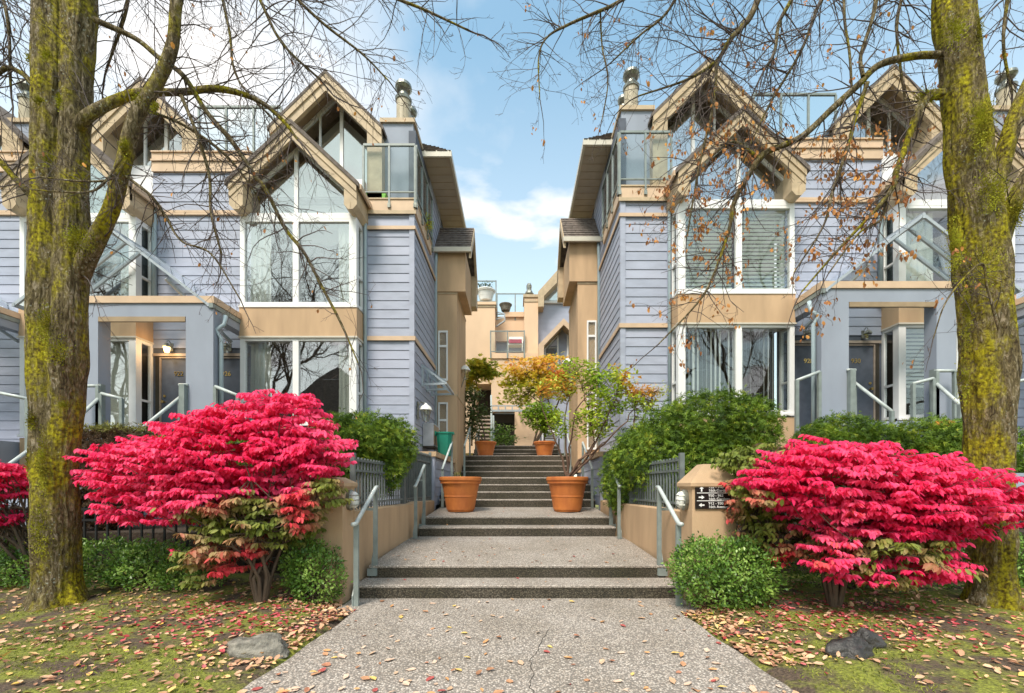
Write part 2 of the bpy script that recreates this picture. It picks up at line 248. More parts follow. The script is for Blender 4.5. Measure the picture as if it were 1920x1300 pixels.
# ------------------------------------------------------------------ object helpers
WO = {}
def place(o, worigin, parent):
    if parent is not None:
        p = WO[parent.name]; o.parent = parent; o.location = (worigin[0]-p[0], worigin[1]-p[1], worigin[2]-p[2])
    else: o.location = worigin
    WO[o.name] = tuple(worigin)
def thing(name, label, cat, loc, group=None, kind=None):
    o = bpy.data.objects.new(name, None); COL.objects.link(o); o.empty_display_size = 0.2
    place(o, loc, None)
    if kind: o['kind'] = kind
    else: o['label'] = label; o['category'] = cat
    if group: o['group'] = group
    return o
def tag(o, label=None, cat=None, group=None, kind=None):
    if label: o['label'] = label
    if cat: o['category'] = cat
    if group: o['group'] = group
    if kind: o['kind'] = kind
    return o
def mesh_obj(name, verts, faces, m, parent=None, smooth=False, kind=None, origin=None, tone=None):
    verts = np.asarray(verts, dtype=np.float64)
    if origin is None:
        lo = verts.min(0); hi = verts.max(0); origin = ((lo[0]+hi[0])/2, (lo[1]+hi[1])/2, lo[2])
    me = bpy.data.meshes.new(name); v = verts-np.array(origin)
    if isinstance(faces, np.ndarray):
        k = faces.shape[1]; nf = len(faces)
        me.vertices.add(len(v)); me.vertices.foreach_set('co', v.astype(np.float32).ravel())
        me.loops.add(nf*k); me.loops.foreach_set('vertex_index', faces.astype(np.int32).ravel())
        me.polygons.add(nf); me.polygons.foreach_set('loop_start', np.arange(0, nf*k, k, dtype=np.int32))
        me.update(calc_edges=True)
    else:
        me.from_pydata([tuple(x) for x in v], [], faces); me.update()
    if smooth: me.polygons.foreach_set('use_smooth', np.ones(len(me.polygons), dtype=bool))
    if tone is not None:
        a = me.attributes.new('tone', 'FLOAT', 'POINT'); a.data.foreach_set('value', np.asarray(tone, dtype=np.float32))
    me.materials.append(m)
    o = bpy.data.objects.new(name, me); COL.objects.link(o); place(o, origin, parent)
    if kind: o['kind'] = kind
    return o
class MB:
    def __init__(self, T=(1, 0)): self.v = []; self.f = []; self.T = T
    def _p(self, p): return (p[0]*self.T[0], p[1], p[2]+self.T[1])
    def _f(self, idx):
        self.f.append(tuple(idx) if self.T[0] > 0 else tuple(reversed(idx)))
    def add(self, vs, fs):
        b = len(self.v); self.v += [self._p(p) for p in vs]
        for f in fs: self._f([b+i for i in f])
        return self
    def box(self, x0, x1, y0, y1, z0, z1):
        x0, x1 = sorted((x0, x1)); y0, y1 = sorted((y0, y1)); z0, z1 = sorted((z0, z1))
        return self.add([(x0,y0,z0),(x1,y0,z0),(x1,y1,z0),(x0,y1,z0),(x0,y0,z1),(x1,y0,z1),(x1,y1,z1),(x0,y1,z1)],
                 [(0,3,2,1),(4,5,6,7),(0,1,5,4),(1,2,6,5),(2,3,7,6),(3,0,4,7)])
    def prism(self, poly, y0, y1):            # polygon in (x,z), extruded along y
        n = len(poly)
        return self.add([(x, y0, z) for x, z in poly]+[(x, y1, z) for x, z in poly],
                 [tuple(range(n)), tuple(range(2*n-1, n-1, -1))]+[(i, i+n, (i+1) % n+n, (i+1) % n) for i in range(n)])
    def prismx(self, poly, x0, x1):           # polygon in (y,z), extruded along x
        n = len(poly)
        return self.add([(x0, y, z) for y, z in poly]+[(x1, y, z) for y, z in poly],
                 [tuple(range(n-1, -1, -1)), tuple(range(n, 2*n))]+[((i+1) % n, (i+1) % n+n, i+n, i) for i in range(n)])
    def bar(self, a, b, w, h=None):
        a = Vector(a); b = Vector(b); d = (b-a).normalized(); h = h or w
        u = d.cross(Vector((0, 0, 1)))
        if u.length < 1e-3: u = Vector((1, 0, 0))
        u.normalize(); v = u.cross(d); vs = []
        for p in (a, b):
            for s, t in ((-1,-1),(1,-1),(1,1),(-1,1)): vs.append(tuple(p+u*s*w/2+v*t*h/2))
        return self.add(vs, [(0,1,2,3),(7,6,5,4),(0,4,5,1),(1,5,6,2),(2,6,7,3),(3,7,4,0)])
    def tube(self, pts, rad, sides=10, caps=True):
        if not hasattr(rad, '__len__'): rad = [rad]*len(pts)
        V, Fc = tube_geo([np.array(pts, float)], [np.array(rad, float)], sides, caps)
        return self.add([tuple(x) for x in V], [tuple(f) for f in Fc])
    def lathe(self, c, prof, n=28):
        b = []; 
        for r, z in prof:
            for k in range(n): b.append((c[0]+r*math.cos(2*math.pi*k/n), c[1]+r*math.sin(2*math.pi*k/n), c[2]+z))
        fs = [(i*n+k, i*n+(k+1) % n, (i+1)*n+(k+1) % n, (i+1)*n+k) for i in range(len(prof)-1) for k in range(n)]
        fs += [tuple(range(n-1, -1, -1)), tuple((len(prof)-1)*n+k for k in range(n))]
        return self.add(b, fs)
    def out(self, name, m, parent=None, smooth=False, kind=None):
        return mesh_obj(name, self.v, self.f, m if not isinstance(m, str) else M[m], parent, smooth, kind)
def tube_geo(paths, radii, sides, caps=False):
    V = []; Fc = []; base = 0; ang = np.arange(sides)*2*np.pi/sides; ca, sa = np.cos(ang), np.sin(ang)
    for P, Rr in zip(paths, radii):
        n = len(P); d = np.gradient(P, axis=0) if n > 2 else np.array([P[1]-P[0]]*2); d /= np.linalg.norm(d, axis=1)[:, None]+1e-9
        ref = np.array([0.0, 0, 1]) if abs(d[0][2]) < 0.85 else np.array([1.0, 0, 0])
        u = np.cross(d, ref); u /= np.linalg.norm(u, axis=1)[:, None]+1e-9; v = np.cross(u, d)
        ring = P[:, None, :]+Rr[:, None, None]*(u[:, None, :]*ca[None, :, None]+v[:, None, :]*sa[None, :, None])
        V.append(ring.reshape(-1, 3)); i = np.arange(n-1)[:, None]*sides; k = np.arange(sides)[None, :]; k2 = (k+1) % sides
        q = np.stack([base+i+k, base+i+sides+k, base+i+sides+k2, base+i+k2], axis=-1).reshape(-1, 4); Fc += [tuple(int(a) for a in x) for x in q] if caps else [q]
        if caps: Fc.append(tuple(base+j for j in range(sides))); Fc.append(tuple(base+(n-1)*sides+j for j in range(sides-1, -1, -1)))
        base += n*sides
    return np.concatenate(V), (Fc if caps else np.concatenate(Fc))
def W(px, py, Y): return ((px-CX)/F*Y, Y, EYE+(CY-py)/F*Y)
def H(py, Y=10.0): return EYE+(CY-py)/F*Y
def D_(px, Y=10.0): return (CX-px)/F*Y
def text_obj(txt, size, m, parent, org, rotz=0, ext=0.002, name='lettering', align='CENTER'):
    c = bpy.data.curves.new('t', 'FONT'); c.body = txt; c.size = size; c.extrude = ext; c.align_x = align; c.align_y = 'CENTER'
    o = bpy.data.objects.new('t', c); COL.objects.link(o); bpy.context.view_layer.update()
    me = bpy.data.meshes.new_from_object(o.evaluated_get(bpy.context.evaluated_depsgraph_get())); bpy.data.objects.remove(o)
    me.name = name; me.materials.clear(); me.materials.append(m)
    ob = bpy.data.objects.new(name, me); COL.objects.link(ob); place(ob, org, parent); ob.rotation_euler = (R(90), 0, rotz); return ob
# ------------------------------------------------------------------ siding made of separate boards
BOARD = {}
SP = 0.2125
def board_mesh(length, axis, s, h):
    key = (round(length, 3), axis, s, round(h, 3))
    if key not in BOARD:
        prof = [(0.0, 0.0), (-0.022, 0.0), (-0.010, h), (0.0, h)]; vs = []
        for t in (0, length):
            for o, z in prof:
                vs.append((t*s, o, z) if axis == 'F' else (o*s, t, z))
        fs = [(0,1,2,3),(7,6,5,4),(0,4,5,1),(1,5,6,2),(2,6,7,3),(3,7,4,0)]
        if (axis == 'S') != (s < 0): fs = [tuple(reversed(f)) for f in fs]
        me = bpy.data.meshes.new('siding_board'); me.from_pydata(vs, [], fs); me.update(); me.materials.append(M['siding'])
        BOARD[key] = me
    return BOARD[key]
def siding(wall, T, axis, a0, a1, z0, z1, fixed, excl=(), sp=SP):
    z = z0; s, dz = T
    while z < z1-0.03:
        h = min(sp, z1-z)-0.008; iv = [(a0, a1)]
        for (e0, e1, ez0, ez1) in excl:
            if ez0 < z+h-0.02 and ez1 > z+0.02:
                nv = []
                for (p, q) in iv:
                    if e1 <= p or e0 >= q: nv.append((p, q)); continue
                    if e0 > p+.02: nv.append((p, e0))
                    if e1 < q-.02: nv.append((e1, q))
                iv = nv
        iv2 = []
        for (p, q) in iv:
            if q-p > 1.5 and random.random() < .6:
                c_ = p+(q-p)*random.choice((.3, .4, .55, .7)); iv2 += [(p, c_-.003), (c_+.003, q)]
            else: iv2.append((p, q))
        for (p, q) in iv2:
            me = board_mesh(q-p, axis, s, h); o = bpy.data.objects.new('siding_board', me); COL.objects.link(o)
            org = (p*s, fixed, z+dz) if axis == 'F' else (fixed*s, p, z+dz); place(o, org, wall)
            rr = random.random()
            if rr < 0.5:
                o.material_slots[0].link = 'OBJECT'; o.material_slots[0].material = M['siding2'] if rr < 0.28 else M['siding3']
        z += sp
def shingle_rows(q00, q10, q01, q11, rows, tab, m, parent, T=(1, 0)):
    q00, q10, q01, q11 = map(Vector, (q00, q10, q01, q11)); b = MB(T)
    for i in range(rows):
        a0, a1 = i/rows, (i+1.18)/rows; L0 = q00.lerp(q01, a0); R0 = q10.lerp(q11, a0); a1 = min(a1, 1.0); L1 = q00.lerp(q01, a1); R1 = q10.lerp(q11, a1)
        wd = (R0-L0).length; n = max(1, int(wd/tab)); off = random.random()*.5
        nrm = (R0-L0).cross(L1-L0)
        if nrm.length < 1e-6: continue
        nrm.normalize()
        if nrm.z < 0: nrm = -nrm
        cuts = [0]+[min(1, max(0, (k+off)/n)) for k in range(n)]+[1]
        for k in range(len(cuts)-1):
            c0, c1 = cuts[k]+.004, cuts[k+1]-.004
            if c1-c0 < .01: continue
            t = 0.012+random.random()*.008
            pts = [L0.lerp(R0, c0), L0.lerp(R0, c1), L1.lerp(R1, c1), L1.lerp(R1, c0)]
            lo = [tuple(p+nrm*0.002) for p in pts]; hi = [tuple(pts[0]+nrm*(t+.012)), tuple(pts[1]+nrm*(t+.012)), tuple(pts[2]+nrm*.006), tuple(pts[3]+nrm*.006)]
            b.add(lo+hi, [(3,2,1,0),(4,5,6,7),(0,1,5,4),(1,2,6,5),(2,3,7,6),(3,0,4,7)])
    return b.out('shingles', m, parent, kind='stuff')
# ------------------------------------------------------------------ ground
def ground():
    b = MB(); g = 600
    b.box(-g, g, -g, g, -0.6, -0.09); b.out('ground', M['earth'], kind='structure')
    # garden lawn, gently uneven, either side of the path
    xs = np.linspace(-11, 11, 180); ys = np.linspace(0.2, 5.9, 70); vs = []; fs = []
    for y in ys:
        for x in xs:
            z = 0.03*mnoise.noise(Vector((x*.8, y*.8, 0)))+0.012*mnoise.noise(Vector((x*4, y*4, 3)))
            edge = path_half(y)+0.0; z += min(0.07, max(0, (abs(x)-edge)*0.12)) + max(0, (y-3.9))*0.06*min(1, max(0, (abs(x)-2.1)))
            if abs(x) < edge: z = -0.06
            vs.append((x, y, z))
    nx = len(xs)
    for j in range(len(ys)-1):
        for i in range(nx-1): fs.append((j*nx+i, j*nx+i+1, (j+1)*nx+i+1, (j+1)*nx+i))
    o = mesh_obj('lawn', vs, fs, M['earth'], smooth=True, kind='structure', origin=(0, 0, 0))
    b = MB(); b.box(2.10, 14, 5.9, 10.5, -0.08, 0.75); b.out('garden_bed', M['bed'], kind='structure')
    b = MB(); b.box(-14, -2.10, 5.9, 10.5, -0.08, 0.75); b.out('garden_bed', M['bed'], kind='structure')
def path_half(y):       # half width of the aggregate path, flares towards the street
    if y > 4.75: return 2.05
    t = (4.75-y); return 1.80+0.02*t+0.05*t*t*0.3 if t < 3 else 2.0
def ground_z(x, y):
    z = 0.03*mnoise.noise(Vector((x*.8, y*.8, 0)))+0.012*mnoise.noise(Vector((x*4, y*4, 3)))
    return z+min(0.07, max(0, (abs(x)-path_half(y))*0.12))+max(0, (y-3.9))*0.06*min(1, max(0, (abs(x)-2.1)))
ground()
def path():
    ys = np.linspace(0.0, 5.45, 60); vs = []; fs = []; K = 30
    for y in ys:
        h = path_half(y); hl = h+0.012*math.sin(y*7); hr = h+0.012*math.sin(y*9+1)
        for k in range(K+1):
            x = -hl+(hl+hr)*k/K; vs.append((x, y, 0.004*mnoise.noise(Vector((x*1.5, y*1.5, 9)))))
    n = K+1
    for j in range(len(ys)-1):
        for k in range(K): fs.append((j*n+k, j*n+k+1, (j+1)*n+k+1, (j+1)*n+k))
    m = len(vs)
    for side in (0, K):
        for j in range(len(ys)): p = vs[j*n+side]; vs.append((p[0], p[1], -0.09))
        b0 = m+(0 if side == 0 else len(ys))
        for j in range(len(ys)-1):
            a, c = j*n+side, (j+1)*n+side; fs.append((a, b0+j, b0+j+1, c) if side else (c, b0+j+1, b0+j, a))
    mesh_obj('path', vs, fs, M['aggregate'], smooth=False, kind='structure', origin=(0, 0, 0))
    # a thin crack in the paving
    pts = []; 
    for i, (px, py) in enumerate([(1030, 1180), (1015, 1205), (1008, 1225), (993, 1240), (1000, 1262), (992, 1285), (1006, 1310)]):
        Y = F*EYE/(py-CY); x = (px-CX)/F*Y; pts.append((x, Y))
    fine = []
    for (x0, y0), (x1, y1) in zip(pts, pts[1:]):
        for f in (0, .25, .5, .75): fine.append((x0+(x1-x0)*f+random.uniform(-.012, .012), y0+(y1-y0)*f))
    pts = fine; b = MB()
    for (x0, y0), (x1, y1) in zip(pts, pts[1:]):
        b.add([(x0-.0022, y0, .0065), (x0+.0022, y0, .0065), (x1+.0022, y1, .0065), (x1-.0022, y1, .0065)], [(0, 1, 2, 3)])
    b.out('paving_crack', mat('crack_dark', (0.03, 0.026, 0.022), .95), kind='structure')
path()
# ------------------------------------------------------------------ stairs
ST = thing('staircase', None, None, (0, 5.28, 0), kind='structure')
STEPS = []
def step(y0, y1, z0, ztop0, ztop1, half, name='step'):
    """body with a dark riser and a lighter tread cap with an uneven rounded nose"""
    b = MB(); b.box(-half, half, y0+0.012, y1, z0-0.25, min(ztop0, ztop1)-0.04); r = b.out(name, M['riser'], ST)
    K = max(14, int(half*22)); prof = [(0.012, -0.040), (0.002, -0.030), (0.0, -0.012), (0.010, -0.002), (0.026, 0.0)]; vs = []; fs = []
    NP = len(prof)+2
    for k in range(K+1):
        x = -half+2*half*k/K; j = 0.005*mnoise.noise(Vector((x*6, y0*3, ztop0*5)))
        for (dy, dzz) in prof: vs.append((x, y0+dy+j, ztop0+dzz+j*.4))
        vs.append((x, y1, ztop1)); vs.append((x, y1, ztop1-0.04))
    for k in range(K):
        for i in range(NP): a, c = i, (i+1) % NP; fs.append((k*NP+a, (k+1)*NP+a, (k+1)*NP+c, k*NP+c))
    fs.append(tuple(range(NP-1, -1, -1))); fs.append(tuple(K*NP+i for i in range(NP)))
    mesh_obj('tread', vs, fs, M['aggregate'], r)
    STEPS.append((y0, y1, ztop0, ztop1, half))
step(5.28, 5.69, 0, .165, .170, 2.02)
step(5.69, 8.00, .17, .335, .45, 1.98, 'landing')
step(8.00, 8.37, .45, .625, .63, 1.84)
step(8.37, 10.0, .63, .795, .90, 1.80, 'landing')
z = .90; y = 10.0
for i in range(4):
    z2 = z+.18; y2 = y+.35 if i < 3 else 13.3; zt = z2+(0 if i < 3 else .05); step(y, y2, z, z2, zt, 1.83); z = zt; y = y2
for i in range(4):
    z2 = z+.19; y2 = y+.35 if i < 3 else 15.6; step(y, y2, z, z2, z2+.003, 1.76, 'step' if i < 3 else 'landing'); z = z2; y = y2
for i in range(3):
    z2 = z+.172; y2 = y+.35 if i < 2 else 24; step(y, y2, z, z2, z2+.003, 1.62, 'step' if i < 2 else 'walkway'); z = z2; y = y2
ZTOP = z
def step_z(x, y):
    for (y0, y1, a, b_, h) in STEPS:
        if y0 <= y < y1: return a+(b_-a)*(y-y0)/(y1-y0)
    return 0.0
# ------------------------------------------------------------------ retaining walls, pillars, fences (both sides)
def retaining(s, side):
    T = (s, 0); t = thing('retaining_wall', f'low tan stucco wall {side} of the wide entrance steps, below the grey picket fence', 'wall', (s*2.1, 7.5, 0))
    b = MB(T)
    def ix(y): return 2.09-(y-5.3)*0.052
    N = 14; pts = []
    for k in range(N+1):
        y = 5.45+(9.62-5.45)*k/N; bump = 0.0 if y < 8.0 else (0.05 if y < 8.5 else 0.02)
        pts.append((y, ix(y), 1.085-0.02*k/N+bump*.6))
    vs = []; fs = []
    for (y, x, zt) in pts: vs += [(x, y, -.1), (x+.2, y, -.1), (x+.2, y, zt), (x+.03, y, zt), (x, y, zt-.02)]
    n = 5
    for k in range(N):
        for i in range(n): a, c = k*n+i, k*n+(i+1) % n; fs.append((a+n, a, c, c+n))
    fs.append((0, 1, 2, 3, 4)); fs.append(tuple(N*n+i for i in (4, 3, 2, 1, 0)))
    b.add(vs, fs); b.out('wall', M['tan'], t)
    p = thing('entrance_pillar', ('tan stucco pillar with pyramid cap carrying the black direction sign' if s > 0 else 'tan stucco pillar half hidden behind the left crimson bush'), 'pillar', (s*2.4, 5.3, 0))
    b = MB(T); b.box(2.09, 2.62, 5.10, 5.48, -.1, 1.36); b.out('shaft', M['tan'], p)
    b = MB(T); z0, z1, z2 = 1.36, 1.43, (1.66 if s > 0 else 1.50); x0, x1, y0, y1 = 2.06, 2.65, 5.07, 5.51; cx, cy = (x0+x1)/2, (y0+y1)/2; e = .09 if s > 0 else .16
    b.add([(x0+.03,y0+.03,z0),(x1-.03,y0+.03,z0),(x1-.03,y1-.03,z0),(x0+.03,y1-.03,z0),(x0,y0,z0+.03),(x1,y0,z0+.03),(x1,y1,z0+.03),(x0,y1,z0+.03),(x0,y0,z1),(x1,y0,z1),(x1,y1,z1),(x0,y1,z1),
           (cx-e,cy-e,z2),(cx+e,cy-e,z2),(cx+e,cy+e,z2),(cx-e,cy+e,z2)],
          [(3,2,1,0)]+[(a+j, a+(j+1) % 4, a+4+(j+1) % 4, a+4+j) for a in (0, 4, 8) for j in range(4)]+[(12,13,14,15)])
    b.out('cap', M['tan'], p)
    # bulkhead lamp on the inner face
    lm = thing('bulkhead_lamp', f'oval white caged light on the side of the {"signed" if s>0 else "bush-covered"} entrance pillar', 'lamp', (s*2.03, 5.27, 1.18))
    b = MB(T); ring = []
    def oval(x, ry, rz, n=20): return [(x, 5.27+ry*math.cos(2*math.pi*k/n), 1.22+rz*math.sin(2*math.pi*k/n)) for k in range(n)]
    def loft(b, rings):
        n = len(rings[0]); vs = sum(rings, []); fs = [(i*n+(k+1) % n, i*n+k, (i+1)*n+k, (i+1)*n+(k+1) % n) for i in range(len(rings)-1) for k in range(n)]
        fs.append(tuple(range(n))); fs.append(tuple((len(rings)-1)*n+k for k in range(n-1, -1, -1))); b.add(vs, fs)
    loft(b, [oval(2.088, .085, .125), oval(2.045, .09, .13), oval(2.035, .08, .12)]); b.out('housing', M['metal'], lm)
    b = MB(T); loft(b, [oval(2.036, .072, .11), oval(1.995, .066, .10), oval(1.965, .04, .07)]); b.out('diffuser', M['lampwhite'], lm, smooth=True)
    b = MB(T)
    for zz in (1.16, 1.22, 1.28): b.tube([(2.04, 5.19, zz), (1.975, 5.21, zz), (1.958, 5.27, zz), (1.975, 5.33, zz), (2.04, 5.35, zz)], .005, 6)
    b.out('cage', M['metal'], lm)
    # fences on the wall: first section, then a taller one
    for (ya, yb, za, zb, sol, lab) in ((5.62, 7.68, 1.80, 1.80, False, 'nearest the pillar'), (7.74, 9.58, 2.12, 2.12, True, 'against the house wall')):
        f = thing('picket_fence', f'{"low" if not sol else "taller"} grey picket fence {side} of the steps, {lab}', 'fence', (s*ix(ya), ya, 1.08))
        nP = int((yb-ya)/.105); me = None
        for k in range(nP):
            y = ya+(k+.5)*(yb-ya)/nP; x = ix(y)+.09
            if me is None:
                b = MB((1, 0)); b.box(-.011, .011, -.011, .011, 0, (za-1.08)-0.02); o = b.out('picket', M['fencepaint'], None); me = o.data
                o.parent = f; o.location = (s*x-WO[f.name][0], y-ya, 0); WO[o.name] = (s*x, y, 1.08)
            else:
                o = bpy.data.objects.new('picket', me); COL.objects.link(o); place(o, (s*x, y, 1.08), f)
        for zz in (za-.06, za-.20, 1.16):
            b = MB(T); b.bar((ix(ya)+.09, ya, zz), (ix(yb)+.09, yb, zz), .035, .03); b.out('rail', M['fencepaint'], f)
        for y in (ya, yb):
            b = MB(T); x = ix(y)+.09; b.box(x-.03, x+.03, y-.03, y+.03, 1.07, za+.03); b.out('post', M['fencepaint'], f)
        if sol:
            b = MB(T); b.bar((ix(ya)+.125, ya, 1.6), (ix(yb)+.125, yb, 1.6), .015, .95); b.out('panel', M['fencepaint'], f)
for s, side in ((-1, 'left'), (1, 'right')): retaining(s, side)
# direction sign
sg = thing('direction_sign', 'black sign with white arrows and house number ranges on the right entrance pillar', 'sign', (W(1337, 932, 5.09)[0], 5.09, 1.12))
x0 = W(1303.5, 932, 5.09)[0]; x1 = W(1370.5, 932, 5.09)[0]; z0 = H(954.5, 5.09); z1 = H(909.5, 5.09)
MB().box(x0, x1, 5.082, 5.0985, z0, z1).out('plate', M['black'], sg)
pw = (x1-x0); ph = (z1-z0)
for i, (l1, l2) in enumerate([('952 - 948', '16th Gardens'), ('950 - 962', '16th Gardens'), ('912 - 930', '16th Avenue')]):
    zc = z1-ph*(0.19+0.325*i-(0.03 if i == 0 else 0)); 
    text_obj(l1, .046, M['signwhite'], sg, (x0+pw*.36, 5.0800, zc+.020), align='LEFT'); text_obj(l2, .046, M['signwhite'], sg, (x0+pw*.36, 5.0800, zc-.022), align='LEFT')
    cx = x0+pw*.17; a = [90, 0, 180][i]; b = MB(); ca, sa = math.cos(R(a)), math.sin(R(a))
    pts = [(.034, 0), (0, .024), (0, .008), (-.034, .008), (-.034, -.008), (0, -.008), (0, -.024)]
    poly = [(cx+p*ca-q*sa, zc+p*sa+q*ca) for p, q in pts]; b.prism(poly[::-1], 5.0795, 5.0815); b.out('arrow', M['signwhite'], sg)
for i in (0, 1):
    zc = z1-ph*(0.335+0.325*i-(.0)); MB().box(x0+pw*.04, x1-pw*.05, 5.0795, 5.0815, zc-.004, zc+.004).out('dividing_line', M['signwhite'], sg)
# ------------------------------------------------------------------ handrails beside the steps
def handrail(s, label, bot, top, basez_b, basez_t, ext0=.10, ext1=.10, bracket=True):
    T = (s, 0); h = thing('handrail', label, 'handrail', (s*bot[0], bot[1], basez_b), 'steel handrails on the entrance steps')
    (x0, y0, z0), (x1, y1, z1) = bot, top
    b = MB(T); b.tube([(x0-.0, y0-ext0, z0), (x0, y0-.015, z0), (x0, y0+.03, z0+.025), (x1, y1-.03, z1-.025), (x1, y1+.015, z1), (x1, y1+ext1, z1)], .026, 12); b.out('rail', M['railpale'], h, smooth=True)
    b = MB(T); b.box(x0-.028, x0+.028, y0-.012, y0+.022, basez_b, z0-.01); b.out('post', M['steel'], h)
    b = MB(T); b.box(x1-.028, x1+.028, y1-.022, y1+.012, basez_t, z1-.01); b.out('post', M['steel'], h)
    if bracket:
        b = MB(T); b.prismx([(y0-.02, basez_b), (y0-.02, basez_b+.12), (y0+.06, basez_b+.24), (y0+.09, basez_b+.24), (y0+.09, basez_b)], x0+.03, x0+.045); b.out('base_plate', M['steel'], h)
        b = MB(T); b.box(x1-.02, x1+.10, y1-.04, y1+.03, basez_t-.005, basez_t+.09); b.prismx([(y1-.03, basez_t+.09), (y1-.03, basez_t+.2), (y1+.02, basez_t+.3), (y1+.02, basez_t+.09)], x1+.03, x1+.045); b.out('base_plate', M['steel'], h)
        zc = z1-.31; b = MB(T); b.box(x1, x1+.20, y1-.012, y1+.012, zc, zc+.035); b.out('wall_bracket', M['steel'], h)
for s, side in ((-1, 'left'), (1, 'right')):
    handrail(s, f'steel handrail {side} of the lowest two steps, by the entrance pillar', (1.87, 4.95, .955), (1.90, 5.72, 1.375), .0, .20)
    handrail(s, f'steel handrail {side} of the second flight, in front of the large pot', (1.84, 7.72, 1.39), (1.83, 8.38, 1.80), .44, .56, .08, .06)
    handrail(s, f'steel handrail {side} of the third flight, just behind the large pot', (1.72, 9.80, 1.79), (1.69, 11.0, 2.52), .89, 1.62, .03, .05, False)
    handrail(s, f'steel handrail {side} of the fourth flight, below the smaller pot', (1.60, 12.9, 2.61), (1.59, 14.3, 3.36), 1.68, 2.42, .05, .05, False)
    handrail(s, f'steel handrail {side} of the topmost flight, behind the smaller pot', (1.50, 15.4, 3.12), (1.50, 16.6, 3.60), 2.42, 2.94, .05, .05, False)
# ------------------------------------------------------------------ townhouse rows
def wall_lamp(parent, T, x, z, Y, lit, sz=1.0):
    b = MB(T); b.tube([(x, Y-.02, z+.10), (x, Y-.10, z+.17), (x, Y-.15, z+.14), (x, Y-.15, z+.08)], .009, 6); b.box(x-.035, x+.035, Y-.02, Y, z-.05, z+.13); l = b.out('wall_lamp', M['metal'], parent)
    b = MB(T); b.lathe((x, Y-.15, z), [(.03, .09), (.075, .045), (.092, .01), (.085, 0.0)], 6); b.out('lamp_cap', M['metal'], l)
    b = MB(T); b.lathe((x, Y-.15, z), [(.045, -.125), (.078, -.01), (.07, 0.0)], 6); b.out('lamp_glass', M['litglass'] if lit else M['glasslamp'], l)
    if lit:
        ld = bpy.data.lights.new('lamp', 'POINT'); ld.energy = 5; ld.color = (1, .62, .28); ld.shadow_soft_size = .06
        lo = bpy.data.objects.new('bulb', ld); COL.objects.link(lo); place(lo, (T[0]*x, Y-.25, z-.10+T[1]), l)
def curtain_mesh(T, x0, x1, Y, z0, z1, m, parent, amp=.025, wl=.11, name='curtain'):
    n = max(6, int((x1-x0)/wl*8)); b = MB(T); vs = []; fs = []
    for k in range(n+1):
        x = x0+(x1-x0)*k/n; ph_ = 2*math.pi*(x/wl)+1.3*math.sin(x*5); 
        for zz, am in ((z0, 1.25), ((z0+z1)/2, 1.0), (z1, .6)): vs.append((x+.01*math.sin(zz*3+x*9), Y+amp*am*math.sin(ph_), zz))
    for k in range(n):
        for i in range(2): fs.append((k*3+i, (k+1)*3+i, (k+1)*3+i+1, k*3+i+1))
    b.add(vs, fs); return b.out(name, m, parent, smooth=True)
